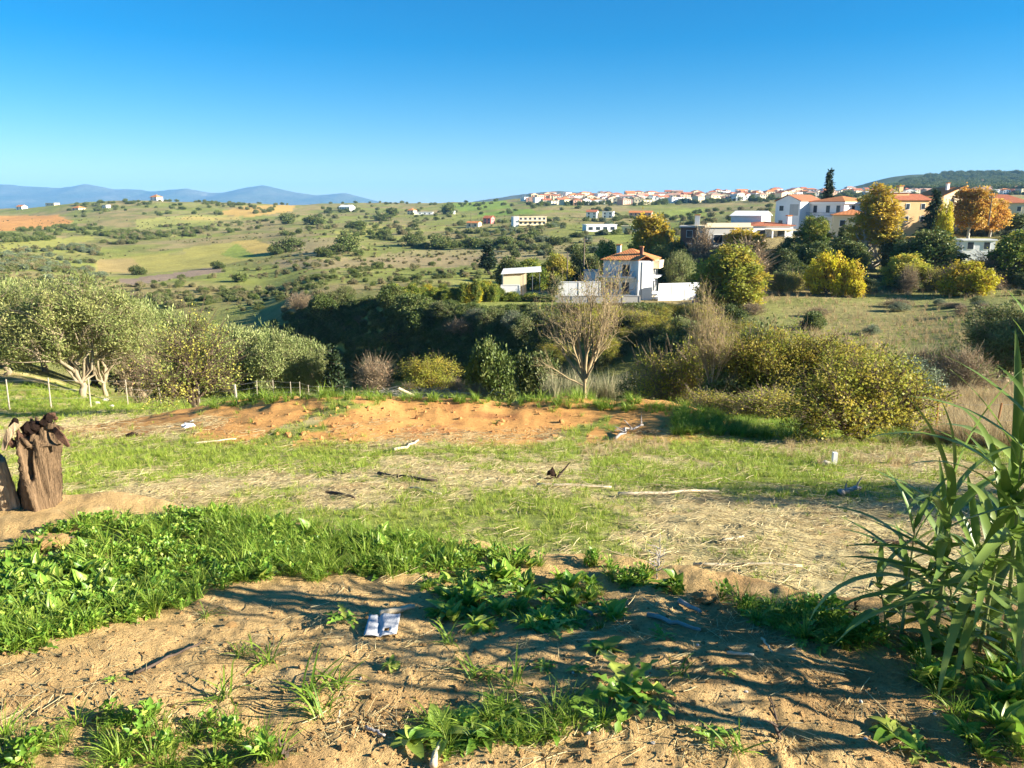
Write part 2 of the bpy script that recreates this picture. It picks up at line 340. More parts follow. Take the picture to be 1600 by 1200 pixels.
def colour(x, y, z):
    r = np.hypot(x, y); u, v = pix(x, y, z)
    a = np.abs(np.arctan2(x, y)); s = np.where(a < R(45), np.tan(np.clip(np.arctan2(x, y), -.78, .78)), np.sign(x))
    n1 = fbm(x * 1.6, y * 1.6, 4, 81); n2 = fbm(x * 7, y * 7, 3, 83)
    soil = lerp(lerp(SOIL * np.ones(x.shape + (3,)), SOIL2, sst(.5, .72, n1)), A(.62,.45,.22), sst(.58, .8, n2) * .5)
    fg = field_green(x, y)
    streak = fbm(x * 5 + y * .7, y * 2.2, 3, 85)
    st = lerp(STRAW * np.ones(x.shape + (3,)), A(.48,.37,.17), sst(.45, .7, streak))
    st = lerp(st, A(.44,.27,.11), sst(.5, .75, n1) * sst(8, 4, r) * 0 + sst(.52, .7, n1) * .6)
    fld = lerp(st, GRASS, fg * (.75 + .25 * n2))
    hm = heapcol(x, y)
    fld = lerp(fld, RED, np.clip(hm, 0, 1)); fld = lerp(fld, A(.30,.12,.05), hm * sst(.6, .8, n1) * .7)
    # bank at the viewer's feet
    sc = np.clip(s, -.9, .9); rc = np.interp(sc, [-.75, -.55, -.3, 0, .2, .45, .75], [4.75, 4.55, 4.1, 3.75, 3.45, 3.05, 3.0])
    k = 1 - sst(rc + .1, rc + .7, r * np.maximum(np.cos(a), .7) + (n1 - .5) * .5)
    c = lerp(fld, soil, k)
    # beyond the field: dry scrub hillsides
    w1 = fbm(x * .02 + 5, y * .02, 4, 91); w2 = fbm(x * .12, y * .12, 4, 93)
    hill = lerp(lerp(DRY * np.ones(x.shape + (3,)), A(.255,.275,.062), sst(.40, .60, w1)), OLV, sst(.42, .66, w2) * .75)
    hill = lerp(hill, A(.34,.27,.13), sst(.6, .8, fbm(x * .05, y * .05, 3, 95)) * .6)
    k = np.where(a < .8, sst(36, 44, y + (n1 - .5) * 6 - np.clip(-s, 0, 1) * 20), 1.0 * (r > 40))
    c = lerp(c, hill, k)
    # dry tall-grass ground on the right, meadow beyond the gully
    jit = (fbm(x * .3, y * .3, 3, 97) - .5)
    def zone(poly, colr, lo, hi, amt=1, j=8):
        nonlocal c
        m = inpoly(u + jit * j * 3, v + jit * j, poly) & (y > lo) & (y < hi)
        c = lerp(c, A(*colr), m * amt)
    zone([(1440,610),(1620,590),(1700,720),(1560,715),(1430,690)], (.27,.20,.12), 14, 60)
    zone([(1150,470),(1500,455),(1700,470),(1700,560),(1400,560),(1150,555)], (.235,.235,.075), 66, 125)
    zone([(1220,480),(1420,470),(1500,520),(1300,545)], (.29,.24,.10), 66, 125, .6)
    zone([(590,455),(900,452),(880,470),(600,472)], (.32,.26,.13), 100, 160, .8)
    # farmed fields
    zone([(147,407),(190,401),(290,396),(286,388),(395,374),(433,386),(432,396),(345,415),(232,427),(150,426)], (.36,.32,.085), 250, 600, 1, 1)
    zone([(150,407),(205,402),(230,426),(152,426)], (.42,.30,.12), 250, 600, .8, 2)
    zone([(362,378),(396,374),(433,386),(431,396),(398,400)], (.46,.34,.10), 250, 600, 1, 1)
    zone([(345,398),(370,380),(398,400),(380,406)], (.22,.29,.05), 250, 600, .8, 1)
    zone([(178,438),(345,417),(352,424),(208,446)], (.27,.20,.14), 200, 500, 1, 1)
    zone([(-300,338),(90,337),(113,345),(106,353),(60,359),(-300,372)], (.56,.28,.085), 400, 1000, 1, 1)
    zone([(-200,398),(60,376),(140,368),(150,374),(60,390),(-200,412)], (.34,.33,.08), 250, 900, 1, 2)
    zone([(335,334),(380,322),(462,319),(456,330),(392,339)], (.50,.33,.10), 400, 1300, 1, 1)
    zone([(212,343),(300,335),(380,338),(375,343),(260,352),(215,360)], (.34,.33,.09), 400, 1300, 1, 1)
    zone([(270,340),(370,337),(375,342),(290,345)], (.46,.36,.11), 400, 1300, 1, 1)
    zone([(420,378),(520,370),(570,385),(540,398),(430,396)], (.33,.26,.13), 200, 700, .8)
    zone([(515,362),(560,352),(640,352),(560,372)], (.38,.36,.09), 200, 900, .8)
    zone([(640,390),(900,384),(905,402),(560,412),(600,398)], (.34,.28,.13), 150, 500, .8)
    zone([(430,407),(700,399),(820,404),(700,418),(420,420)], (.36,.27,.14), 150, 500, .8)
    zone([(700,318),(790,313),(800,326),(720,330)], (.22,.30,.05), 400, 1500, 1, 1)
    zone([(745,333),(830,326),(840,333),(750,338)], (.22,.31,.05), 400, 1500, 1, 1)
    zone([(930,362),(1080,345),(1090,366),(960,380)], (.25,.28,.06), 200, 700, 1)
    zone([(1040,330),(1100,324),(1105,338),(1045,343)], (.27,.31,.06), 300, 900, 1, 2)
    zone([(1060,346),(1150,336),(1180,352),(1070,368)], (.27,.27,.09), 180, 700, .8)
    # wooded hill on the right, and the plain beyond
    c = lerp(c, A(.07,.095,.04), sst(1300, 1600, y) * (s > .35) * (y < 3200))
    c = lerp(c, A(.13,.14,.07), sst(2400, 3500, r))
    return c
gc = colour(Vg[:, 0], Vg[:, 1], Vg[:, 2])
tri_c = np.stack([np.roll(idx[:, 0], -1), np.full(nA, nA * nR), idx[:, 0]], -1)
gme = mesh('ground', Vg, Q, M_GROUND, True, {'gcol': np.concatenate([gc, np.ones((len(gc), 1))], 1)})
ground = tag(obj('ground', gme), kind='structure')
capm = mesh('ground_cap', Vg[np.r_[idx[:, 0], nA * nR]], np.stack([np.r_[1:nA, 0], np.full(nA, nA), np.arange(nA)], -1), M_GROUND, True,
            {'gcol': np.concatenate([gc[np.r_[idx[:, 0], nA * nR]], np.ones((nA + 1, 1))], 1)})
tag(obj('ground_underfoot', capm), kind='structure')

# ------------------------------------------------------------------ far mountains
t = NT('mountain'); co = obco(t); n = t.noise(.0016, 8, .65, co)
c = t.ramp(n, [(.35, (.07, .085, .04)), (.6, (.13, .125, .07)), (.72, (.3, .27, .2))])
M_MTN = t.surf(t.pr(c, .95, .05, t.bump(t.noise(.004, 8, .7, co), .8, 60)))
def mountain(name, ridge, Y, depth, base=-90, seed=0, label=None):
    """a range with its crest along the given skyline pixels, rising towards the crest and falling behind"""
    us = np.linspace(ridge[0][0], ridge[-1][0], 260); vv = np.interp(us, [p[0] for p in ridge], [p[1] for p in ridge])
    vv = vv + (fbm(us * .06, us * 0 + seed, 3, 3 + seed) - .5) * 2.2
    ks = np.linspace(-1, 1, 41); V = []
    for k in ks:
        yy = Y + k * depth
        for u, v in zip(us, vv):
            top = EYE - Y * tv(v); x = col_s(u, v) * Y * (1 + .0 * k)
            g = (1 - abs(k)) ** 1.1
            rid = 1 - abs(2 * float(vn(np.array([x * .0011]), np.array([yy * .0007]), 5 + seed)[0]) - 1)
            V.append((x + k * depth * .1, yy, base + (top - base) * g * (1 - .45 * (1 - g) * rid)))
    n = len(us); i = np.arange(40 * n).reshape(40, n)[:, :-1]
    Q = np.stack([i, i + 1, i + 1 + n, i + n], -1).reshape(-1, 4)
    return tag(obj(name, mesh(name, V, Q, M_MTN, True)), label, kind='structure')
mountain('mountain_range', [(-500,300),(-300,292),(-150,296),(0,288),(30,290),(70,292),(95,294),(132,287),(150,290),(170,295),(210,296),(245,299),(292,294),(330,301),(348,301),(382,293),(410,289),(432,294),(460,300),(495,305),(540,302),(570,309),(600,317),(640,330)], 11000, 2200, seed=1)
mountain('hill_beyond_town', [(700,325),(745,314),(800,306),(840,301),(875,299),(915,301),(960,305),(1010,309),(1100,318)], 4200, 800, -60, seed=2)
# ------------------------------------------------------------------ haze
t = NT('haze'); t.m.node_tree.nodes.clear(); t.out = t.n('ShaderNodeOutputMaterial')
pv = t.n('ShaderNodeVolumePrincipled'); pv.inputs['Color'].default_value = (.22, .55, 1, 1); pv.inputs['Density'].default_value = 6.8e-5; pv.inputs['Anisotropy'].default_value = .0
t.l(pv.outputs[0], t.out.inputs['Volume'])
tag(MB().box(-16500, 16500, -16500, 16500, -140, 420).build('haze', t.m), 'thin blue haze in the air', kind='stuff')
# ------------------------------------------------------------------ plant builders
def unit(v): return v / np.maximum(np.linalg.norm(v, axis=-1, keepdims=True), 1e-9)
def tubes(pts, rad, k=5):
    """pts (M,n,3), rad (M,n) -> verts, quads of M tapered tubes"""
    M, n, _ = pts.shape
    T = np.gradient(pts, axis=1); T = unit(T)
    ref = np.where(np.abs(T[..., 2:3]) > .9, np.array([1., 0, 0]), np.array([0, 0, 1.]))
    A_ = unit(np.cross(T, ref)); B_ = np.cross(T, A_)
    an = np.arange(k) / k * 2 * np.pi
    V = pts[:, :, None] + rad[:, :, None, None] * (np.cos(an)[:, None] * A_[:, :, None] + np.sin(an)[:, None] * B_[:, :, None])
    i = np.arange(M * n * k).reshape(M, n, k)
    a = i[:, :-1]; b = i[:, 1:]
    Q = np.stack([a, np.roll(a, -1, 2), np.roll(b, -1, 2), b], -1).reshape(-1, 4)
    return V.reshape(-1, 3), Q
def join(parts):
    V = []; Q = []; n = 0
    for v, q in parts: V.append(v); Q.append(q + n); n += len(v)
    return np.vstack(V), np.vstack(Q)
def bez(a, b, c, n):
    t = np.linspace(0, 1, n)[None, :, None]
    return a[:, None] * (1 - t) ** 2 + b[:, None] * 2 * t * (1 - t) + c[:, None] * t * t
def leaves(P_, D, N_, l, w, fold=.0):
    """rhombic leaves: base P_, direction D, normal N_, sizes l, w arrays"""
    S_ = unit(np.cross(D, N_)); l = l[:, None]; w = w[:, None]
    V = np.stack([P_, P_ + D * l * .45 + S_ * w * .5, P_ + D * l, P_ + D * l * .45 - S_ * w * .5], 1)
    return V.reshape(-1, 3), np.arange(len(P_) * 4).reshape(-1, 4)
def rdir(r, n): return unit(r.normal(size=(n, 3)))
def crown_points(r, ell, n, shell=.55):
    """n points in a union of ellipsoids, pushed to the outside"""
    vol = np.array([e[3] * e[4] * e[5] for e in ell]) ** .75; pick = r.choice(len(ell), n, p=vol / vol.sum())
    d = rdir(r, n); q = shell + (1 - shell) * r.random(n) ** .7
    E = np.array(ell)[pick]
    return E[:, :3] + d * E[:, 3:6] * q[:, None], d
def gen_tree(seed, ell, trunk_h, trunk_r, nclump, nleaf, leaf, clump_r, limbs=6, shell=.5, lean=(0, 0), stems=1, twig_r=.012, droop=0, up=.4, bare=0):
    """returns (trunk verts, quads), (leaf verts, quads, tint)"""
    r = np.random.default_rng(seed)
    C_, dn = crown_points(r, ell, nclump, shell)
    fork = np.array([lean[0], lean[1], trunk_h])
    # limbs: k-means over clumps
    cen = C_[r.choice(nclump, limbs, replace=False)]
    for _ in range(6):
        lab = np.argmin(((C_[:, None] - cen[None]) ** 2).sum(-1), 1)
        cen = np.array([C_[lab == i].mean(0) if (lab == i).any() else cen[i] for i in range(limbs)])
    parts = []
    if trunk_r > 0:
        if stems == 1:
            n = 7; tt = np.linspace(0, 1, n)
            tp = np.array([0, 0, -.25])[None] * (1 - tt)[:, None] + fork[None] * tt[:, None] + r.normal(size=(n, 3)) * trunk_r * .25 * np.array([1, 1, 0])
            parts.append(tubes(tp[None], (trunk_r * (1.25 - .35 * tt + .35 * np.exp(-tt * 9)))[None], 9))
            st = np.repeat(fork[None], limbs, 0)
        else:
            st = np.concatenate([r.normal(size=(limbs, 2)) * trunk_r * 1.5, np.full((limbs, 1), -.1)], 1)
        mid = st * .45 + cen * .55 + r.normal(size=(limbs, 3)) * .12 * np.linalg.norm(cen - st, axis=1)[:, None]
        mid[:, 2] += np.linalg.norm(cen - st, axis=1) * .08
        L = bez(st, mid, cen, 9); L[:, 1:-1] += r.normal(size=(limbs, 7, 3)) * .05 * np.linalg.norm(cen - st, axis=1)[:, None, None]
        lr = trunk_r * (.62 if stems == 1 else .7) * np.linspace(1, .25, 9)[None] * (.7 + .6 * r.random((limbs, 1)))
        parts.append(tubes(L, lr, 6))
        # branch to every clump
        k = r.integers(3, 9, nclump); s0 = L[lab, k]
        m2 = (s0 + C_) / 2 + r.normal(size=(nclump, 3)) * .15 * np.linalg.norm(C_ - s0, axis=1)[:, None]
        Bq = bez(s0, m2, C_, 5)
        br = np.maximum(lr[lab, k] * .55, twig_r)[:, None] * np.linspace(1, .3, 5)[None]
        parts.append(tubes(Bq, br, 4))
        # twigs
        nt_ = nclump * 5; ci = np.repeat(np.arange(nclump), 5)
        e = C_[ci] + rdir(r, nt_) * clump_r * 1.15 * np.array([1, 1, .8]) + np.array([0, 0, clump_r * .25])
        parts.append(tubes(bez(Bq[ci, r.integers(2, 5, nt_)], C_[ci] + r.normal(size=(nt_, 3)) * clump_r * .2, e, 3), np.repeat(twig_r * np.array([[.7, .5, .25]]), nt_, 0), 3))
        if bare:   # leafless whips standing out of the crown
            b_ = r.choice(nclump, bare); e = C_[b_] + unit(dn[b_] + np.array([0, 0, .5])) * clump_r * (1.2 + 1.6 * r.random((bare, 1)))
            parts.append(tubes(bez(C_[b_], (C_[b_] + e) / 2 + r.normal(size=(bare, 3)) * clump_r * .15, e, 4), np.repeat(twig_r * np.array([[.8, .6, .5, .25]]), bare, 0), 3))
    ci = r.integers(0, nclump, nleaf)
    cs = (.6 + .8 * r.random(nclump))[ci][:, None]
    off = r.normal(size=(nleaf, 3)) * np.array([1, 1, .8]) * clump_r * .5 * cs
    Pp = C_[ci] + off
    D = unit(rdir(r, nleaf) + unit(off) * .8 + np.array([0, 0, up - droop]))
    N_ = unit(rdir(r, nleaf) + np.array([0, 0, .9]) + dn[ci] * .5)
    sz = .65 + .7 * r.random(nleaf)
    LV, LQ = leaves(Pp, D, N_, leaf[0] * sz, leaf[1] * sz)
    ct = r.random(nclump)[ci]
    tint = np.stack([r.random(nleaf) * .6 + .4 * ct, ct, r.random(nleaf)], 1)
    return (join(parts) if parts else None), (LV, LQ, np.repeat(tint, 4, 0))
def proto(name, bark, leafm, **k):
    tr, lf = gen_tree(**k)
    tm = mesh(name + '_trunk', tr[0], tr[1], bark, True) if tr else None
    cm = mesh(name + '_crown', lf[0], lf[1], leafm, False, {'tint': lf[2]}) if len(lf[0]) else None
    return (tm, cm)
def plant(name, pr, loc, label, cat, group=None, s=1, rz=None, sink=.05):
    e = empty(name, loc, label, cat, group, rz=random.random() * 6.28 if rz is None else rz, s=s)
    e.location.z -= sink
    if pr[0]: obj('trunk', pr[0], e)
    if pr[1]: obj('crown', pr[1], e)
    return e
random.seed(3)
# bark and leaf materials
B_OLIVE = m_bark('olive_bark', (.16,.12,.075), (.42,.34,.22), 6)
B_DARK = m_bark('dark_bark', (.06,.042,.028), (.17,.125,.08), 9)
B_TAN = m_bark('tan_bark', (.22,.155,.085), (.46,.36,.20), 9)
B_PALE = m_bark('pale_bark', (.35,.30,.24), (.66,.60,.50), 5)
B_TWIG = m_bark('twig_bark', (.17,.125,.08), (.34,.265,.17), 12)
L_OLIVE = m_leaf('olive_leaf', (.14,.175,.045), (.28,.31,.10), (.34,.34,.12), .28)
L_GROVE = m_leaf('grove_leaf', (.14,.18,.05), (.27,.31,.10), (.31,.33,.12), .25)
L_YG = m_leaf('yellow_green_leaf', (.27,.30,.04), (.44,.44,.065), (.50,.40,.06), .45)
L_THORN = m_leaf('thorn_leaf', (.17,.20,.045), (.31,.34,.08), (.40,.36,.07), .35)
L_YEL = m_leaf('yellow_leaf', (.42,.40,.025), (.62,.54,.03), (.52,.36,.04), .4)
L_OCH = m_leaf('ochre_leaf', (.48,.33,.035), (.68,.48,.055), (.44,.38,.05), .42)
L_ORA = m_leaf('orange_leaf', (.48,.24,.05), (.62,.35,.07), (.60,.42,.08), .42)
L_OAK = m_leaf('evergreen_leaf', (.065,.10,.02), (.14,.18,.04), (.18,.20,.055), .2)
L_BUSH = m_leaf('bush_leaf', (.10,.135,.033), (.18,.215,.06), (.22,.22,.085), .2)
L_SCRUB = m_leaf('scrub_leaf', (.14,.15,.055), (.23,.22,.09), (.27,.22,.11), .2)
L_DRY = m_leaf('dry_leaf', (.26,.19,.10), (.40,.31,.17), (.33,.20,.11), .25)
L_SILV = m_leaf('silver_leaf', (.13,.165,.09), (.24,.28,.17), (.20,.24,.12), .2)
L_FIR = m_leaf('fir_leaf', (.03,.055,.022), (.06,.09,.035), None, .1)
L_HEDGE = m_leaf('hedge_leaf', (.10,.16,.022), (.22,.29,.04), (.34,.34,.05), .3)
# prototypes
PR = {}
PR['olive_a'] = proto('olive_a', B_OLIVE, L_OLIVE, seed=1, ell=[(-1.4,0,3.6,1.9,1.8,1.6),(1.2,.2,4.0,1.9,1.8,1.8),(0,-.3,4.9,1.7,1.6,1.3),(-2.4,.3,2.6,1.2,1.2,1.0),(2.5,0,2.9,1.1,1.2,1.1)], trunk_h=.8, trunk_r=.16, nclump=360, nleaf=42000, leaf=(.13,.042), clump_r=.42, limbs=9, shell=.45, twig_r=.016)
PR['olive_b'] = proto('olive_b', B_OLIVE, L_OLIVE, seed=2, ell=[(-.8,0,3.0,2.0,1.9,1.8),(1.0,.2,3.2,1.8,1.8,1.7),(0,-.3,3.9,1.6,1.6,1.3)], trunk_h=.7, trunk_r=.13, nclump=260, nleaf=30000, leaf=(.14,.046), clump_r=.45, limbs=7, shell=.5, twig_r=.016)
PR['grove_a'] = proto('grove_a', B_OLIVE, L_GROVE, seed=3, ell=[(-.6,0,2.6,1.9,1.8,1.8),(.9,.2,2.5,1.7,1.7,1.7),(0,0,3.4,1.5,1.5,1.2)], trunk_h=.7, trunk_r=.18, nclump=220, nleaf=20000, leaf=(.18,.06), clump_r=.45, limbs=6, shell=.6)
PR['grove_b'] = proto('grove_b', B_OLIVE, L_GROVE, seed=4, ell=[(0,0,2.5,2.0,1.9,1.9),(.6,.5,3.3,1.4,1.4,1.2),(-.9,0,3.0,1.3,1.4,1.3)], trunk_h=.7, trunk_r=.18, nclump=220, nleaf=20000, leaf=(.18,.06), clump_r=.45, limbs=6, shell=.6)
PR['thorn'] = proto('thorn', B_DARK, L_THORN, seed=5, ell=[(-.7,0,2.0,1.5,1.4,1.3),(.7,.1,2.0,1.4,1.3,1.4),(0,0,3.0,1.2,1.2,1.0),(-1.3,0,1.2,.8,.9,.6),(.9,-.2,1.1,1.0,.9,.6)], trunk_h=.4, trunk_r=.11, nclump=230, nleaf=5600, leaf=(.085,.055), clump_r=.34, limbs=8, shell=.35, bare=320, twig_r=.014)
PR['pear'] = proto('pear', B_DARK, L_YG, seed=6, ell=[(-.75,0,1.2,.95,.9,.85),(.7,.1,1.15,.95,.9,.8),(0,0,1.6,.9,.9,.7),(1.4,0,.85,.6,.7,.5),(-1.35,.1,.75,.55,.6,.45),(.6,-.3,.7,.7,.5,.4),(-.5,-.4,.75,.7,.5,.4)], trunk_h=.16, trunk_r=.06, nclump=300, nleaf=11000, leaf=(.054,.042), clump_r=.2, limbs=11, shell=.25, bare=200, twig_r=.008)
PR['shrub_yg'] = proto('shrub_yg', B_DARK, L_YG, seed=7, ell=[(-.7,0,1.5,1.2,1.1,1.1),(.7,.1,1.5,1.2,1.1,1.1),(0,0,2.1,1.1,1.0,.9)], trunk_h=.1, trunk_r=.06, stems=5, nclump=190, nleaf=12500, leaf=(.066,.046), clump_r=.3, limbs=10, shell=.35, bare=190, twig_r=.009)
PR['shrub_green'] = proto('shrub_green', B_DARK, L_BUSH, seed=8, ell=[(-.7,0,1.2,1.2,1.1,1.0),(.7,.1,1.2,1.2,1.1,1.0),(0,0,1.7,1.0,1.0,.8)], trunk_h=.1, trunk_r=.05, stems=5, nclump=150, nleaf=7500, leaf=(.12,.07), clump_r=.32, limbs=7, shell=.5, bare=40, twig_r=.009)
PR['shrub_dry'] = proto('shrub_dry', B_TWIG, L_DRY, seed=9, ell=[(-.5,0,1.0,1.0,1.0,.9),(.6,.1,1.0,1.0,1.0,.9),(0,0,1.4,.9,.9,.7)], trunk_h=.1, trunk_r=.035, stems=6, nclump=260, nleaf=2600, leaf=(.08,.04), clump_r=.3, limbs=12, shell=.3, bare=420, twig_r=.009)
PR['shrub_mix'] = proto('shrub_mix', B_TWIG, L_YG, seed=39, ell=[(-.5,0,1.0,1.0,1.0,.9),(.6,.1,1.0,1.0,1.0,.9),(0,0,1.4,.9,.9,.7)], trunk_h=.1, trunk_r=.035, stems=6, nclump=240, nleaf=4200, leaf=(.075,.05), clump_r=.28, limbs=12, shell=.3, bare=260, twig_r=.008)
PR['shrub_silver'] = proto('shrub_silver', B_OLIVE, L_SILV, seed=10, ell=[(-.5,0,1.2,1.2,1.1,1.0),(.7,.1,1.2,1.1,1.1,1.0),(0,0,1.8,1.0,1.0,.8)], trunk_h=.2, trunk_r=.06, stems=4, nclump=150, nleaf=8500, leaf=(.14,.05), clump_r=.32, limbs=7, shell=.5)
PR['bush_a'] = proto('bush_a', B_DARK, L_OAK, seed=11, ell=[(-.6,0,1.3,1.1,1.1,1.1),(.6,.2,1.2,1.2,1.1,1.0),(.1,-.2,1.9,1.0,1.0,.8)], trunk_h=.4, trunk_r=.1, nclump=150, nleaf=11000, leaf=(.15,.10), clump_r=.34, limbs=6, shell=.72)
PR['bush_b'] = proto('bush_b', B_DARK, L_OAK, seed=12, ell=[(0,0,1.1,1.4,1.3,1.0),(.7,.2,1.6,.9,.9,.8),(-.6,.2,1.7,.8,.9,.7)], trunk_h=.4, trunk_r=.1, nclump=140, nleaf=10000, leaf=(.15,.10), clump_r=.34, limbs=6, shell=.7)
for i, m_ in enumerate((L_BUSH, L_SCRUB, L_OAK, L_SILV)):
    PR['far_%d' % i] = proto('far_%d' % i, B_DARK, m_, seed=20 + i, ell=[(-.42,0,.42,.6,.6,.5),(.42,.1,.4,.58,.6,.46),(.05,-.1,.66,.5,.5,.42)], trunk_h=.12, trunk_r=.05, nclump=70, nleaf=3000, leaf=(.11,.08), clump_r=.2, limbs=3, shell=.7)
PR['cypress'] = proto('cypress', B_DARK, L_FIR, seed=30, ell=[(0,0,1.2,.42,.42,1.0),(0,0,2.2,.32,.32,1.2),(0,0,3.2,.2,.2,.9)], trunk_h=.3, trunk_r=.07, nclump=90, nleaf=2600, leaf=(.22,.1), clump_r=.16, limbs=3, shell=.5, up=1.2)
def gen_fir(seed, Hh, R0, whorls, leafm, nm):
    r = np.random.default_rng(seed); P_ = []; D_ = []; tb = [tubes(np.array([[[0,0,-.2],[0,0,Hh*.5],[0,0,Hh]]]), np.array([[.16,.1,.02]]) * Hh / 10, 6)]
    for w in range(whorls):
        z = Hh * (.08 + .92 * w / whorls); L = R0 * (1 - w / whorls) ** 1.15 * (.75 + .5 * r.random()) + .12
        for b in range(7):
            a = r.random() * 6.28; l = L * (.6 + .5 * r.random()); d = np.array([math.cos(a), math.sin(a), 0.])
            e = d * l + np.array([0, 0, z - .18 * l]); tb.append(tubes(np.array([[[0, 0, z], e * .55 + np.array([0, 0, z * .45 + .05]), e]]), np.array([[.03, .02, .008]]), 3))
            m = int(26 * l / R0 * 2) + 8; tt = r.random(m)[:, None] ** .7
            P_.append(np.array([0, 0, z]) * (1 - tt) + e * tt + r.normal(size=(m, 3)) * .07 * R0); D_.append(unit(d + r.normal(size=(m, 3)) * .7 + np.array([0, 0, -.2])))
    P_ = np.vstack(P_); D_ = np.vstack(D_); n = len(P_); s_ = .7 + .6 * r.random(n)
    V, Q = leaves(P_, D_, unit(rdir(r, n) + np.array([0, 0, 1.])), .42 * R0 / 1.8 * s_, .17 * R0 / 1.8 * s_)
    tv_, tq = join(tb); ti = np.repeat(r.random((n, 3)), 4, 0)
    return (mesh(nm + '_trunk', tv_, tq, B_DARK, True), mesh(nm + '_crown', V, Q, leafm, False, {'tint': ti}))
PR['fir'] = gen_fir(31, 10, 1.7, 26, L_FIR, 'fir')
PR['plane'] = proto('plane', B_PALE, L_OCH, seed=32, ell=[(-.5,0,8.2,2.2,2.0,2.6),(.8,0,9.5,2.1,2.0,3.0),(-.4,.3,11.6,1.9,1.8,2.6),(.3,0,13.6,1.2,1.2,1.6),(1.0,.2,6.2,1.6,1.6,1.8),(-1.6,0,6.6,1.2,1.2,1.6)], trunk_h=2.4, trunk_r=.22, nclump=300, nleaf=17000, leaf=(.30,.24), clump_r=.58, limbs=10, shell=.35, twig_r=.03, stems=6)
PR['orange'] = proto('orange', B_PALE, L_ORA, seed=33, ell=[(0,0,3.6,2.2,2.0,2.2),(.8,0,5.2,1.6,1.6,1.9),(-.6,.3,5.8,1.4,1.4,1.6)], trunk_h=1.6, trunk_r=.16, nclump=160, nleaf=10500, leaf=(.28,.22), clump_r=.55, limbs=6, shell=.5, twig_r=.03)
PR['ochre'] = (PR['orange'][0], (lambda m: (m.materials.__setitem__(0, L_OCH), m)[1])(PR['orange'][1].copy()))
PR['yellow'] = proto('yellow', B_DARK, L_YEL, seed=34, ell=[(-.7,0,1.2,1.3,1.2,1.1),(.8,.1,1.1,1.2,1.2,1.0),(.1,0,2.1,1.1,1.1,.9),(-.9,.2,.6,.8,.8,.55),(1.1,0,.6,.7,.8,.5)], trunk_h=.15, trunk_r=.08, nclump=130, nleaf=8500, leaf=(.17,.13), clump_r=.36, limbs=7, shell=.5, twig_r=.02)
PR['broad'] = proto('broad', B_DARK, L_HEDGE, seed=35, ell=[(-.9,0,2.6,1.9,1.9,2.1),(1.0,.2,3.0,1.9,1.9,2.4),(.2,0,5.0,1.5,1.6,1.6),(-1.2,.3,1.2,1.3,1.3,1.0),(1.3,-.2,1.1,1.2,1.3,.9),(-.9,.2,4.2,1.1,1.1,1.0)], trunk_h=.6, trunk_r=.18, nclump=200, nleaf=14000, leaf=(.24,.17), clump_r=.5, limbs=7, shell=.55, twig_r=.03)
PR['broad_dark'] = (PR['broad'][0], (lambda m: (m.materials.__setitem__(0, L_OAK), m)[1])(PR['broad'][1].copy()))
PR['broad_yg'] = (PR['broad'][0], (lambda m: (m.materials.__setitem__(0, L_YG), m)[1])(PR['broad'][1].copy()))
PR['bare_bush'] = proto('bare_bush', B_TWIG, L_DRY, seed=36, ell=[(-.8,0,3.0,1.8,1.7,1.8),(.9,.2,3.2,1.7,1.7,1.8),(0,0,4.6,1.4,1.4,1.3)], trunk_h=.8, trunk_r=.12, nclump=260, nleaf=1500, leaf=(.2,.12), clump_r=.5, limbs=9, shell=.3, bare=700, twig_r=.022)
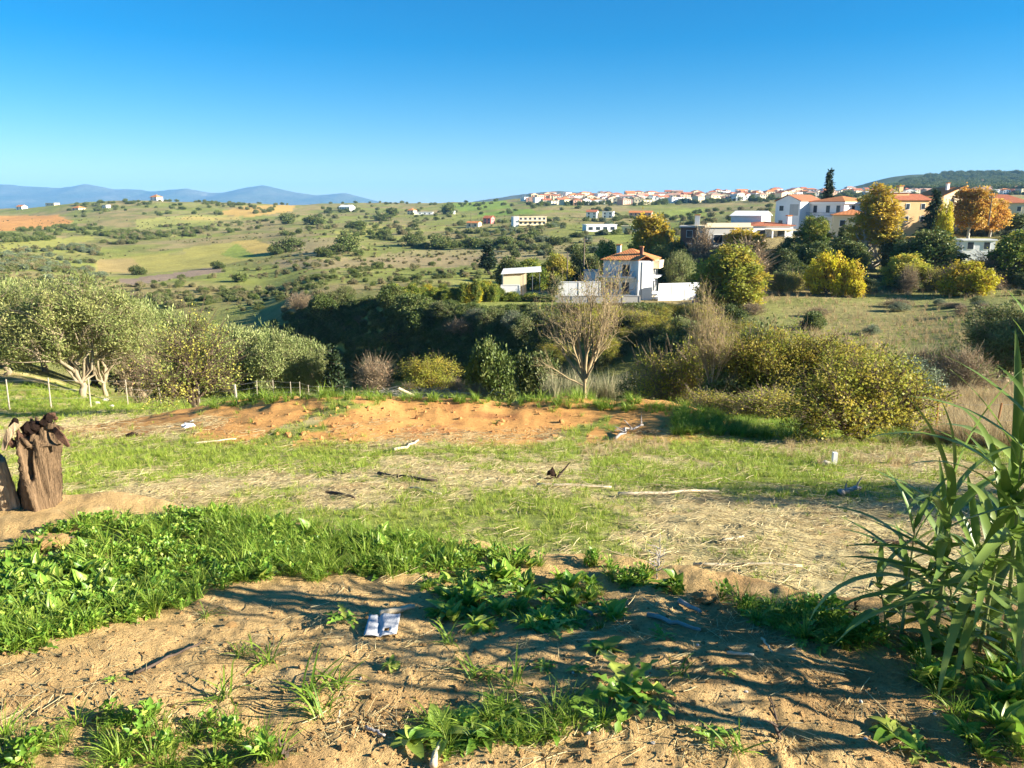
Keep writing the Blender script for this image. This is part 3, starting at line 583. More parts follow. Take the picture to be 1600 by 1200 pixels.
# the leafless tree at the field's edge: limbs fanning out of one short trunk, then finer and finer shoots
def gen_bare(seed, Hh):
    r = np.random.default_rng(seed); parts = []
    def grow(st, d, L, rad, n, wob=.06, upw=.1, k=4):
        m = len(st); p = [st]; dd = d
        for _ in range(n - 1):
            dd = unit(dd + r.normal(size=(m, 3)) * wob + np.array([0, 0, upw * .2])); p.append(p[-1] + dd * (L / (n - 1))[:, None])
        p = np.stack(p, 1); rr_ = rad[:, None] * np.linspace(1, .35, n)[None]; parts.append(tubes(p, rr_, k)); return p, rr_
    tp, tr_ = grow(np.array([[0, 0, -.2]]), np.array([[.02, 0, 1.]]), np.array([1.4]), np.array([.12]), 6, .03, 0, 10)
    base = tp[0, -1]
    a = np.array([2.9, 2.3, 1.9, 1.55, 1.25, .9, .45, 3.6, 5.2]); tilt = np.array([.62, .42, .24, .06, .22, .40, .56, .34, .36])
    dirs = np.stack([np.cos(a) * np.sin(tilt) * 1.0, np.sin(a) * np.sin(tilt) * .6, np.cos(tilt)], 1); dirs[:, 0] = np.sign(np.cos(a)) * np.sin(tilt); dirs = unit(dirs)
    L1, R1 = grow(np.repeat(base[None], 9, 0) - np.array([0, 0, .1]), dirs, Hh * np.array([.54,.56,.6,.62,.6,.56,.46,.46,.46]), np.array([.06,.062,.066,.07,.066,.062,.05,.05,.05]), 10, .07, .25, 7)
    low, lr_ = grow(np.array([base - np.array([0, 0, .25])]), unit(np.array([[-1, .1, .45]])), np.array([1.9]), np.array([.04]), 9, .1, .3, 5)
    def sub(Lp, Rp, per, lmul, spread, n, k, lo=2):
        m = len(Lp); i = np.repeat(np.arange(m), per); j = r.integers(lo, Lp.shape[1], m * per)
        st = Lp[i, j]; ax = unit(Lp[i, np.minimum(j, Lp.shape[1] - 1)] - Lp[i, np.maximum(j - 1, 0)])
        d = unit(ax + rdir(r, m * per) * spread + np.array([0, 0, .12]))
        return grow(st, d, lmul * (.5 + r.random(m * per)), np.maximum(Rp[i, j] * .6, .006), n, .1, .15, k)
    L2, R2 = sub(L1, R1, 9, 1.25, .55, 7, 4, 3); L2b, R2b = sub(low, lr_, 8, .7, .6, 6, 4, 3)
    L3, R3 = sub(L2, R2, 6, .62, .8, 5, 3); sub(L2b, R2b, 6, .4, .7, 5, 3)
    L4, R4 = sub(L3, np.full_like(R3, .0075), 3, .34, .9, 4, 3, 1)
    V, Q = join(parts)
    n = 700; i = r.integers(0, len(L4), n); V2, Q2 = leaves(L4[i, 3], rdir(r, n), rdir(r, n), np.full(n, .07), np.full(n, .05))
    return (mesh('bare_trunk', V, Q, B_TAN, True), mesh('bare_crown', V2, Q2, L_YG, False, {'tint': np.repeat(r.random((n, 3)), 4, 0)}))
PR['bare'] = gen_bare(40, 4.6)

# ------------------------------------------------------------------ scatter of uncountable growth (points carry instances)
_protocol = {}
def scatter(name, pts, scl, protos, rotz=None, tilt=None, idx=None, label=None, seed=1):
    r = np.random.default_rng(seed); n = len(pts)
    me = bpy.data.meshes.new(name); me.vertices.add(n); me.vertices.foreach_set('co', np.asarray(pts, np.float32).ravel())
    rot = np.zeros((n, 3), np.float32); rot[:, 2] = r.random(n) * 6.28 if rotz is None else rotz
    if tilt: rot[:, :2] = r.normal(size=(n, 2)) * tilt
    me.attributes.new('rot', 'FLOAT_VECTOR', 'POINT').data.foreach_set('vector', rot.ravel())
    sc3 = np.asarray(scl, np.float32); sc3 = np.repeat(sc3[:, None], 3, 1) if sc3.ndim == 1 else sc3
    me.attributes.new('scl', 'FLOAT_VECTOR', 'POINT').data.foreach_set('vector', np.ascontiguousarray(sc3).ravel())
    me.attributes.new('idx', 'INT', 'POINT').data.foreach_set('value', (r.integers(0, len(protos), n) if idx is None else idx).astype(np.int32))
    c = bpy.data.collections.new(name + '_kinds')
    for i, m in enumerate(protos): c.objects.link(bpy.data.objects.new('%s_kind_%02d' % (name, i), m))
    g = bpy.data.node_groups.new(name, 'GeometryNodeTree')
    g.interface.new_socket('Geometry', in_out='INPUT', socket_type='NodeSocketGeometry'); g.interface.new_socket('Geometry', in_out='OUTPUT', socket_type='NodeSocketGeometry')
    N = g.nodes; gi = N.new('NodeGroupInput'); go = N.new('NodeGroupOutput'); ip = N.new('GeometryNodeInstanceOnPoints'); ci = N.new('GeometryNodeCollectionInfo')
    ci.inputs['Collection'].default_value = c; ci.inputs['Separate Children'].default_value = True; ci.inputs['Reset Children'].default_value = True
    def na(nm, ty): a = N.new('GeometryNodeInputNamedAttribute'); a.data_type = ty; a.inputs['Name'].default_value = nm; return a.outputs['Attribute']
    e2r = N.new('FunctionNodeEulerToRotation'); g.links.new(na('rot', 'FLOAT_VECTOR'), e2r.inputs[0])
    g.links.new(gi.outputs[0], ip.inputs['Points']); g.links.new(ci.outputs[0], ip.inputs['Instance']); ip.inputs['Pick Instance'].default_value = True
    g.links.new(na('idx', 'INT'), ip.inputs['Instance Index']); g.links.new(e2r.outputs[0], ip.inputs['Rotation']); g.links.new(na('scl', 'FLOAT_VECTOR'), ip.inputs['Scale'])
    g.links.new(ip.outputs[0], go.inputs[0])
    o = obj(name, me); md = o.modifiers.new('scatter', 'NODES'); md.node_group = g
    return tag(o, label, kind='stuff')
_Yf = np.exp(np.linspace(math.log(34), math.log(2800), 620))
def Gmany(u, v):
    u = np.asarray(u, float); v = np.asarray(v, float); out = np.full((len(u), 3), np.nan)
    for a in range(0, len(u), 400):
        d = (v[a:a+400] - 600) / F; yy = CT - d * ST
        X = ((u[a:a+400] - 800) / F / yy)[:, None] * _Yf; Z = EYE + ((-ST - d * CT) / yy)[:, None] * _Yf; YY = np.repeat(_Yf[None], len(d), 0)
        h = H(X, YY, False); k = np.argmax(Z < h, 1); ok = (Z < h).any(1); i = np.arange(len(d))
        out[a:a+400] = np.where(ok[:, None], np.stack([X[i, k], YY[i, k], h[i, k]], 1), np.nan)
    return out
def polysample(poly, n, r):
    x0, x1 = min(p[0] for p in poly), max(p[0] for p in poly); y0, y1 = min(p[1] for p in poly), max(p[1] for p in poly)
    U = []; Vv = []
    while len(U) < n:
        u = r.uniform(x0, x1, n * 3); v = r.uniform(y0, y1, n * 3); k = inpoly(u, v, poly); U += list(u[k]); Vv += list(v[k])
    return np.array(U[:n]), np.array(Vv[:n])
# ------------------------------------------------------------------ trees and shrubs one can pick out
def dims(pr):
    key = pr[1] or pr[0]; c = np.empty(len(key.vertices) * 3, np.float32); key.vertices.foreach_get('co', c); c = c.reshape(-1, 3)
    return float(np.percentile(c[:, 2], 99.5)), float(np.percentile(c[:, 0], 99) - np.percentile(c[:, 0], 1))
DIM = {k: dims(v) for k, v in PR.items()}
DIM['bare'] = (4.3, 4.4)
def T(name, key, u, Y, vtop, wpx, label, cat='tree', group=None, vb=None, rz=None):
    """a plant at picture column u: at forward distance Y, or where pixel row vb meets the ground; its top at row vtop, wpx wide"""
    p = G(u, vb, Y or 34) if vb else P(u, Y)
    Y = p.y; h = EYE - Y * tv(vtop) - p.z; w = wpx * Y / F
    nh, nw = DIM[key]
    if h < .2: h = .2
    e = plant(name, PR[key], p, label, cat, group, rz=rz)
    e.scale = (w / nw, w / nw, h / nh); return e
T('olive_tree', 'olive_a', 130, 42, 432, 215, 'big spreading olive tree with pale many-limbed trunk behind the wire fence', rz=.2)
for u, Y, vt, w, k, lb in ((12, 47, 448, 190, 'olive_b', 'dense olive tree with dark shaded underside left of the spreading olive'), (-75, 43, 440, 190, 'olive_b', 'olive tree at the far left end of the olive row'),
                       (70, 55, 440, 170, 'olive_b', 'olive tree half hidden behind the big spreading olive'), (205, 58, 472, 120, 'olive_b', 'small olive tree between the big olive and the thorn tree'), (165, 52, 462, 130, 'olive_a', 'olive crown showing just right of the big olive')):
    T('olive_tree', k, u, Y, vt, w, lb)
for u, Y, vt, w, lb in ((250, 62, 478, 110, 'olive crown seen between the big olive and the thorn tree'), (40, 62, 436, 150, 'olive crown rising behind the left end of the olive row'), (150, 66, 448, 150, 'olive crown rising behind the big spreading olive'), (225, 72, 468, 120, 'far olive crown behind the brown leafless bush'), (310, 66, 497, 110, 'olive crown rising behind the thorn tree'), (-20, 56, 440, 150, 'olive behind the far left end of the olive row')):
    T('olive_tree', 'grove_a', u, Y, vt, w, lb)
T('thorn_tree', 'thorn', 305, 30, 487, 165, 'twiggy half-bare tree with yellowing leaves and dark forked trunk beside the fence', rz=1.0)
T('dry_bush', 'shrub_dry', 222, 45, 515, 70, 'brown leafless bush between olive and thorn tree', 'bush')
for i, (u, Y, vt, w) in enumerate(((352, 62, 525, 95), (398, 64, 518, 100), (440, 61, 524, 95), (478, 64, 530, 85), (505, 61, 545, 60), (378, 74, 512, 100), (425, 76, 516, 100), (330, 76, 508, 100), (290, 68, 515, 95), (268, 78, 500, 95), (460, 78, 527, 80))):
    T('olive_tree', 'grove_' + 'ab'[i % 2], u, Y, vt, w, '%s tree of the %s row of round bright olives, counted towards the pointed tree' % (['first', 'second', 'third', 'fourth', 'fifth', 'third', 'fourth', 'second', 'first', 'rear', 'fifth'][i], 'front' if i < 5 else 'back'), group='olives of the fenced grove')
T('young_conifer', 'cypress', 524, 59, 540, 32, 'small pointed grey-green tree at the end of the olive grove')
T('dry_bush', 'shrub_dry', 588, 50, 560, 78, 'reddish brown leafless bush at the far edge of the field', 'bush')
T('leafy_bush', 'shrub_yg', 672, 46, 556, 88, 'pale yellow-green bush at the far edge of the field beside the brush heap', 'bush')
for u, Y, vt, w in ((712, 45, 592, 40), (745, 44, 600, 40), (640, 48, 598, 40)): T('dry_bush', 'shrub_dry', u, Y, vt, w, 'low brown brush at the lip of the ravine', 'bush', 'low brush along the ravine lip')
T('evergreen_oak', 'bush_a', 765, 49, 533, 80, 'rounded dark evergreen rising out of the ravine near the brush heap')
T('evergreen_oak', 'bush_b', 838, 43, 552, 72, 'dark evergreen crown just left of the leafless tree', rz=.5)
T('bare_tree', 'bare', 913, 33, 454, 175, 'leafless tree with pale limbs fanning out of one slim trunk', rz=0)
T('bare_tree', 'bare', 1108, 27, 486, 110, 'thin leafless tree with whitish shoots standing in the thicket', rz=2.2)
for nm, k, u, Y, vt, w, lb in (('bush', 'shrub_green', 1185, 34, 508, 130, 'green bush at the back of the thicket'), ('dry_bush', 'shrub_mix', 1040, 30, 552, 120, 'half-bare bush at the left end of the thicket'),
        ('dry_bush', 'shrub_mix', 1092, 30, 528, 130, 'half-bare bush behind the thin whitish tree'), ('leafy_bush', 'shrub_yg', 1165, 27, 522, 170, 'yellow-green bush right of the thin whitish tree'),
        ('leafy_bush', 'shrub_yg', 1238, 27, 512, 190, 'tallest yellow-green bush of the thicket'), ('leafy_bush', 'shrub_yg', 1300, 26, 532, 160, 'yellow-green bush just behind the small fruit tree'),
        ('bramble', 'shrub_mix', 1120, 24, 612, 130, 'low bramble tangle under the thicket by bright grass'), ('bramble', 'shrub_mix', 1205, 23, 606, 150, 'dark bramble tangle below the tallest thicket bush'),
        ('bramble', 'shrub_dry', 1272, 18, 640, 80, 'reddish brown bramble left of the small fruit tree'), ('bush', 'shrub_green', 1130, 27, 575, 120, 'dark green bush low in the thicket'), ('bush', 'shrub_green', 1240, 26, 575, 130, 'shaded green bush below the tallest thicket bush'),
        ('bush', 'shrub_green', 1010, 36, 580, 90, 'low green bush between canes and thicket')):
    T(nm, k, u, Y, vt, w, lb, 'bush')
T('fruit_tree', 'pear', 1345, 14.6, 540, 285, 'small wide fruit tree with yellowing leaves and dark forked limbs', rz=.4)
T('olive_tree', 'olive_b', 1568, 47, 478, 190, 'silvery olive tree beyond the dry grass, dark on its shaded side')
T('olive_tree', 'olive_b', 1650, 44, 470, 190, 'silvery olive tree beside the right end of the dry grass')
T('silver_bush', 'shrub_silver', 1415, 36, 560, 110, 'grey-green bush behind the small fruit tree', 'bush')
T('dry_bush', 'shrub_dry', 1505, 40, 548, 90, 'brown bare bush left of the silvery olive tree', 'bush')
T('dry_bush', 'shrub_dry', 1440, 44, 545, 70, 'small brown bush in the gully below the meadow', 'bush')
T('leafy_bush', 'shrub_yg', 1470, 46, 540, 40, 'little yellow bush in the gully below the meadow', 'bush')
# opposite bank of the ravine and the slope under the white house
r_ = np.random.default_rng(5)
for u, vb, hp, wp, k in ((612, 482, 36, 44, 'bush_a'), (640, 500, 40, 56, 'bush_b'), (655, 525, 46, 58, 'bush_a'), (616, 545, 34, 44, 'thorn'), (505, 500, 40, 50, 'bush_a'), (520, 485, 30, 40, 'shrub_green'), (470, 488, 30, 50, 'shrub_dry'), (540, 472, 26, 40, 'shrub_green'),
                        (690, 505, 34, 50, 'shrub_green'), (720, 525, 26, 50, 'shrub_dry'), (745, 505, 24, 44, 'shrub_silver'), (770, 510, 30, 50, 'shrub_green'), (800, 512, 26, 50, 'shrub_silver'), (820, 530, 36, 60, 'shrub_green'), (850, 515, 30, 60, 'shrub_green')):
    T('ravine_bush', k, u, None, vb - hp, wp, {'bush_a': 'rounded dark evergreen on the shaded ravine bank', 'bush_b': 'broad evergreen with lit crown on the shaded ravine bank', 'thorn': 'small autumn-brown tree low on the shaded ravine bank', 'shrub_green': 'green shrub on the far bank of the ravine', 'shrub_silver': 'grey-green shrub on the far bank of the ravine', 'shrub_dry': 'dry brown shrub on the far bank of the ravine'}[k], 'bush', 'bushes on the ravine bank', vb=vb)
for i in range(135):
    u = r_.uniform(860, 1190); Y = r_.uniform(80, 121) if u < 1110 else r_.uniform(58, 84); k = ['shrub_green', 'shrub_yg', 'shrub_yg', 'bush_b', 'shrub_mix', 'shrub_yg', 'thorn'][r_.integers(7)]
    p = P(u, Y); vg = float(pix(np.array([p.x]), np.array([p.y]), np.array([p.z]))[1][0]); h = r_.uniform(2.0, 3.6); vt_ = max(vg - h * F / Y, 474 if u < 1100 else 400)
    if vg - vt_ < 10: continue
    T('slope_bush', k, u, Y, vt_, r_.uniform(3, 5) * F / Y, {'shrub_green': 'green bush on the overgrown slope below the white house', 'shrub_yg': 'yellow-green bush on the overgrown slope below the white house', 'bush_b': 'dark evergreen on the overgrown slope below the white house', 'shrub_mix': 'half-bare twiggy bush on the overgrown slope below the white house', 'thorn': 'half-bare autumn bush on the overgrown slope below the white house'}[k].replace('on the overgrown slope below the white house', ('on the slope below the courtyard wall' if u < 930 else 'on the slope below the tiled porch' if u < 1030 else 'on the slope below the tall garden wall' if u < 1110 else 'in the gully left of the meadow')), 'bush', 'bushes on the slope below the house')
# hedge left of the white house, with yellow tips
for i in range(26):
    u = 612 + i * 6.6 + r_.uniform(-3, 3); p = P(u, 118 + r_.uniform(-3, 4))
    T('hedge_shrub', ['broad', 'broad', 'yellow', 'broad_yg'][r_.integers(4)] if i % 5 else 'broad', u, p.y, 442 + r_.uniform(0, 13) - (i > 18) * 6, r_.uniform(20, 32), 'bright green shrub of the tall garden hedge left of the shed', 'shrub', 'shrubs of the garden hedge')
for nm, k, u, Y, vt, w, lb in (('conifer', 'cypress', 763, 190, 378, 26, 'lone dark green conifer on the meadow left of the garden'), ('tree', 'broad_dark', 795, 150, 402, 44, 'dark tree behind the open shed'), ('tree', 'broad', 830, 152, 405, 46, 'green garden tree behind the shed roof'),
        ('tree', 'broad_yg', 868, 155, 398, 50, 'yellowing garden tree left of the power pole'), ('tree', 'broad_dark', 905, 158, 386, 44, 'dark tree left of the tiled roof'), ('tree', 'broad', 945, 168, 378, 46, 'green tree peeping over the tiled roof'), ('tree', 'broad_dark', 925, 147, 402, 36, 'black-green tree shading the white outbuilding'),
        ('olive_tree', 'grove_a', 1060, 141, 394, 58, 'rounded grey-green olive tree right of the white house'), ('tree', 'broad_dark', 1030, 152, 385, 44, 'dark green tree behind the white house'), ('tree', 'broad_dark', 1055, 160, 378, 50, 'dark tree behind the rounded olive'),
        ('autumn_tree', 'ochre', 1011, 166, 337, 52, 'golden orange tree standing behind the tiled roof'), ('autumn_tree', 'yellow', 1047, 172, 362, 40, 'small yellow tree right of the golden orange tree'), ('tree', 'broad_yg', 1030, 176, 350, 24, 'slim yellow-green tree beside the golden orange tree'),
        ('bush', 'shrub_green', 870, 132, 432, 36, 'grey-green shrub in front of the shed'), ('hedge', 'broad', 830, 122, 458, 40, 'clipped bright green shrub below the shed'), ('hedge', 'broad', 800, 122, 456, 36, 'green shrub at the end of the garden wall'), ('hedge', 'broad_dark', 852, 120, 460, 40, 'dark clipped shrub below the courtyard wall'),
        ('autumn_tree', 'broad_yg', 1142, 108, 386, 105, 'large yellow-green tree in front of the flat-roofed house'), ('bare_tree', 'bare_bush', 1165, 116, 372, 90, 'brown leafless crown behind the large yellow-green tree'), ('bare_tree', 'bare_bush', 1095, 150, 352, 46, 'reddish leafless tree beside the brick house'),
        ('round_bush', 'bush_a', 1140, 93, 476, 48, 'dark round bush at the foot of the yellow-green tree'), ('round_bush', 'bush_b', 1272, 88, 487, 36, 'dark round bush alone on the green meadow'),
        ('autumn_tree', 'ochre', 1158, 152, 359, 62, 'ochre tree in front of the low white house'), ('yellow_tree', 'yellow', 1290, 116, 396, 60, 'bright yellow tree at the edge of the meadow'), ('yellow_tree', 'yellow', 1325, 115, 408, 50, 'lower yellow tree joined to the bright one at the meadow edge'),
        ('plane_tree', 'plane', 1362, 141, 291, 70, 'tall golden plane tree with several pale stems'), ('fir_tree', 'fir', 1290, 214, 266, 30, 'tall dark spire-shaped fir behind the white villa'), ('fir_tree', 'fir', 1453, 168, 298, 44, 'dark fir in front of the cream gabled house'),
        ('autumn_tree', 'orange', 1512, 176, 294, 52, 'orange autumn tree in front of the cream house'), ('autumn_tree', 'orange', 1546, 180, 313, 46, 'lower orange tree right of the cream house'), ('autumn_tree', 'yellow', 1470, 160, 318, 30, 'small yellow-green tree beside the dark fir'),
        ('tree', 'broad_dark', 1450, 128, 362, 100, 'large dark green tree right of the plane tree'), ('tree', 'broad_yg', 1415, 122, 398, 70, 'half-bare tree with pale yellow leaves under the plane tree'), ('yellow_tree', 'yellow', 1510, 112, 410, 74, 'broad yellow tree at the right end of the meadow'),
        ('tree', 'broad', 1590, 122, 362, 80, 'leafy green tree at the right end of the tree row'), ('bare_tree', 'bare_bush', 1545, 124, 395, 80, 'brown leafless bush between yellow tree and leafy tree'), ('tree', 'broad_dark', 1640, 130, 360, 80, 'dark tree beyond the leafy green tree'),
        ('tree', 'broad_dark', 1540, 190, 330, 60, 'dark tree below the red tiled roof'), ('tree', 'broad_dark', 1590, 186, 334, 60, 'dark evergreen right of the orange trees'), ('tree', 'broad', 1268, 150, 340, 62, 'green tree in front of the white villa'), ('tree', 'broad_dark', 1232, 146, 372, 52, 'dark green tree below the villa terrace')):
    T(nm, k, u, Y, vt, w, lb, 'bush' if 'bush' in nm or nm == 'hedge' else 'tree')
for i, (u, Y, vt, w) in enumerate(((1222, 136, 390, 46), (1232, 134, 400, 40), (1245, 138, 382, 52), (1278, 137, 378, 54), (1310, 138, 372, 50), (1335, 136, 380, 44), (1345, 146, 385, 40), (1250, 126, 415, 44), (1320, 150, 352, 34), (1395, 138, 362, 40))):
    T('dark_tree', 'broad_dark', u, Y, vt, w, 'black-green tree of the dense belt below the villas', group='dark tree belt below the villas')
for i in range(46):
    kb_ = r_.integers(4); u = r_.uniform(1215, 1640); Y = r_.uniform(116, 132)
    T('belt_bush', ['shrub_green', 'bush_b', 'shrub_mix', 'shrub_dry'][kb_], u, Y, r_.uniform(412, 446), r_.uniform(34, 60), ['green bush', 'dark evergreen bush', 'half-bare yellowish bush', 'brown leafless bush'][kb_] + ' filling the tree belt above the meadow', 'bush', 'undergrowth of the tree belt')
for i in range(16):
    u = r_.uniform(1150, 1600); Y = r_.uniform(84, 114); w = r_.uniform(20, 46); p = P(u, Y); vg = float(pix(np.array([p.x]), np.array([p.y]), np.array([p.z]))[1][0])
    T('meadow_shrub', ['shrub_dry', 'shrub_silver', 'shrub_dry', 'shrub_green'][i % 4], u, Y, vg - r_.uniform(7, 18), w, ['dry brown', 'grey-green', 'dry brown', 'green'][i % 4] + ' low shrub scattered on the meadow slope', 'shrub', 'low shrubs on the meadow')
r5 = np.random.default_rng(15); Uo, Vo = polysample([(1450,350),(1600,344),(1660,346),(1660,378),(1560,374),(1450,362)], 70, r5); Wp = Gmany(Uo, Vo)
for w in Wp:
    if not np.isnan(w[0]): plant('olive_sapling', PR['far_3'], Vector(w), 'silvery young olive in the terraced plot right of the fir', 'tree', 'young olives in the terraced plot', s=r5.uniform(1.8, 2.6))
# bushes and trees of the far hillsides: the 290 that show largest are things, the rest one mass
rz_ = np.random.default_rng(9); cand = []
def zone_trees(poly, n, size, kinds, where):
    u, v = polysample(poly, n * 3, rz_); W_ = Gmany(u, v); c_ = 0
    ok = fbm(W_[:, 0] * .03 + 3, W_[:, 1] * .06, 3, 301) + rz_.random(len(W_)) * .16
    for i_ in np.argsort(-np.nan_to_num(ok)):
        w = W_[i_]
        if np.isnan(w[0]) or w[1] < 118 or c_ >= n: continue
        c_ += 1
        s = rz_.uniform(*size); cand.append((s / w[1], w, s, kinds[rz_.integers(len(kinds))], where))
zone_trees([(-60,400),(150,380),(160,400),(145,407),(150,428),(180,440),(100,452),(-60,450)], 340, (1.43, 1.98), ('far_3', 'far_1', 'far_0'), 'in the orchard left of the golden field')
zone_trees([(150,375),(200,356),(300,352),(420,345),(440,352),(300,374),(160,387)], 190, (1.54, 2.42), ('far_0', 'far_2', 'far_1'), 'in the tree belt above the golden field')
zone_trees([(0,362),(150,350),(210,362),(150,372),(0,380)], 120, (1.65, 2.75), ('far_0', 'far_2'), 'below the orange ploughed field')
zone_trees([(440,338),(800,332),(930,362),(900,384),(640,384),(560,370),(440,368)], 190, (1.38, 2.86), ('far_0', 'far_2', 'far_1', 'far_0'), 'on the dry slope beyond the long hedge')
zone_trees([(640,372),(800,376),(800,388),(645,390)], 44, (1.93, 3.03), ('far_2', 'far_0'), 'in the long hedge on the dry slope')
zone_trees([(780,345),(960,345),(930,400),(780,404)], 70, (1.65, 2.75), ('far_0', 'far_3', 'far_2'), 'on the slope below the apartment block')
zone_trees([(210,446),(350,425),(520,415),(500,470),(440,500),(390,520),(215,470)], 150, (0.66, 1.43), ('far_0', 'far_1', 'far_1', 'far_2'), 'on the scrubby slope below the golden field')
zone_trees([(420,402),(760,394),(780,440),(600,452),(430,440)], 80, (0.55, 1.32), ('far_0', 'far_1', 'far_2'), 'on the pale meadow above the ravine')
zone_trees([(960,335),(1200,325),(1210,350),(1060,372),(960,368)], 110, (1.38, 2.75), ('far_0', 'far_2', 'far_1'), 'on the slope behind the brick house')
zone_trees([(100,318),(380,312),(460,320),(420,335),(100,340)], 140, (1.93, 3.30), ('far_0', 'far_2'), 'on the left hill below its villa')
zone_trees([(500,318),(800,314),(960,330),(500,335)], 90, (2.20, 3.85), ('far_2', 'far_0'), 'on the skyline left of the town')
zone_trees([(1200,300),(1600,296),(1600,340),(1200,330)], 90, (2.20, 3.85), ('far_2', 'far_0'), 'among the houses of the right ridge')
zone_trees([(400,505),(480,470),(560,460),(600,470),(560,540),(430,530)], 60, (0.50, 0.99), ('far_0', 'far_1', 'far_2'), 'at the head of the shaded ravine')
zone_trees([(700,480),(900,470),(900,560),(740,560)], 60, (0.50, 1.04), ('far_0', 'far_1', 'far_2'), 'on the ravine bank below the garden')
for u, vb, w in ((452,394,44),(545,393,46),(505,402,30),(525,398,30),(450,350,30),(490,352,30),(600,345,26),(612,338,24),(700,335,26),(645,384,34),(690,388,40),(740,388,34),(430,398,26),(590,420,26),(560,400,20),(790,385,30),(820,380,30),(835,375,26),(865,384,26),(215,430,26),(375,440,30),(340,420,24),(600,372,28),(560,358,24)):
    w3 = Gmany([u], [vb])[0]; cand.append((9, w3, w * w3[1] / F / 1.9, 'far_2', 'standing alone ' + ('near the golden field' if u < 400 else 'just right of the golden field' if u < 520 else 'on the open slope left of the long hedge' if u < 635 else 'in line with the long hedge' if u < 760 else 'below the apartment block')))
cand.sort(key=lambda c: -c[0])
lab_ = {'far_0': 'green rounded bush', 'far_1': 'greyish scrub bush', 'far_2': 'dark evergreen bush', 'far_3': 'silvery olive tree'}
for c in cand[:290]:
    e = plant('hillside_bush' if c[3] != 'far_3' else 'orchard_tree', PR[c[3]], Vector(c[1]), lab_[c[3]] + ' ' + c[4], 'bush' if c[3] != 'far_3' else 'tree', 'bushes on the far hillsides', s=c[2]); e.scale = (c[2] * 1.0, c[2], c[2] * rz_.uniform(.75, 1.05))
rest = cand[290:]
# wooded hill on the right and clumps along the skyline: one distant mass
u, v = polysample([(1375,302),(1420,284),(1460,274),(1500,272),(1560,272),(1640,270),(1640,302)], 900, rz_); Wf = Gmany(u, v); Wf = Wf[~np.isnan(Wf[:, 0])]
u2, v2 = polysample([(960,309),(1180,304),(1400,297),(1640,294),(1640,304),(1400,309),(1000,322),(800,322)], 420, rz_); W2 = Gmany(u2, v2); W2 = W2[~np.isnan(W2[:, 0])]
kk = {'far_0': 0, 'far_1': 1, 'far_2': 2, 'far_3': 3}
pts = np.array([c[1] for c in rest] + list(Wf) + list(W2)); sc_ = np.array([c[2] for c in rest] + list(rz_.uniform(6, 10, len(Wf))) + list(rz_.uniform(2.5, 5, len(W2))))
ix = np.array([kk[c[3]] for c in rest] + [2] * len(Wf) + [2] * len(W2))
scatter('distant_scrub', pts, sc_, [PR['far_%d' % i][1] for i in range(4)], idx=ix, label='mass of small bushes and woodland on the distant hills')
# low scrub covering the hillsides and the ravine banks (too small to count)
uu, vv_ = polysample([(-60,345),(600,330),(1000,340),(1220,350),(1240,400),(900,400),(800,440),(560,455),(400,490),(200,480),(-60,450)], 4200, rz_); Ws = Gmany(uu, vv_); Ws = Ws[~np.isnan(Ws[:, 0])]; Ws = Ws[(Ws[:, 1] > 75)]
Ws = Ws[fbm(Ws[:, 0] * .022 + 5, Ws[:, 1] * .045, 4, 191) + rz_.random(len(Ws)) * .22 > .62]
gu, gv = pix(Ws[:, 0], Ws[:, 1], Ws[:, 2])
farm = inpoly(gu, gv, [(147,407),(286,388),(395,374),(433,386),(432,396),(345,420),(208,446),(150,430)])
Ws = Ws[~farm]
scatter('hillside_scrub', Ws, rz_.uniform(.3, .8, len(Ws)), [PR['far_1'][1], PR['far_1'][1], PR['far_0'][1]], label='low scrub growing over the dry hillsides')
# ------------------------------------------------------------------ buildings
M_WHITE = m_plain('white_render', (.80,.79,.76), .85, .05, .6, .05)
M_CREAM = m_plain('cream_render', (.74,.62,.40), .85, .07, .6, .05)
M_OCHRE = m_plain('ochre_render', (.66,.42,.20), .85, .08, .6, .05)
M_PEACH = m_plain('peach_render', (.70,.40,.26), .85, .08, .6, .05)
M_PINK = m_plain('pink_render', (.72,.20,.17), .85, .08, .6, .05)
M_GREY = m_plain('grey_concrete', (.42,.41,.38), .9, .1, 1, .1)
M_BRICK = m_plain('brown_brick', (.24,.12,.08), .9, .2, 2, .2)
M_GLASS = m_plain('window_glass', (.035,.045,.06), .12, .2, 1, 0, .5)
M_SHUT = m_plain('brown_shutter', (.14,.10,.075), .6, .15, 4, .1)
M_RAIL = m_plain('grey_rail', (.16,.17,.19), .5, .1, 4, 0)
M_POLE = m_plain('weathered_wood', (.16,.125,.09), .9, .2, 6, .2)
M_SHEET = m_plain('white_sheet_roof', (.78,.77,.73), .5, .05, 2, .05)
def m_tile(name, a, b):
    t = NT(name); co = obco(t); n = t.noise(1.5, 6, .7, co)
    w = t.n('ShaderNodeTexWave', wave_type='BANDS', bands_direction='X'); w.inputs['Scale'].default_value = 1.1; w.inputs['Distortion'].default_value = .4; t.l(co, w.inputs['Vector'])
    c = t.mixc(t.ramp(n, [(.3, a), (.7, b)]), tuple(x * .65 for x in a), t.ramp(w.outputs['Fac'], [(.0, (.45,) * 3), (.35, (0, 0, 0))]))
    return t.surf(t.pr(c, .85, .2, t.bump(w.outputs['Fac'], .6, .06)))
M_TILE = m_tile('terracotta_tile', (.50,.17,.06), (.66,.28,.10)); M_TILE2 = m_tile('dull_red_tile', (.36,.11,.06), (.50,.19,.09)); M_TILE3 = m_tile('faded_tile', (.42,.24,.17), (.55,.36,.27))
_pm = {}
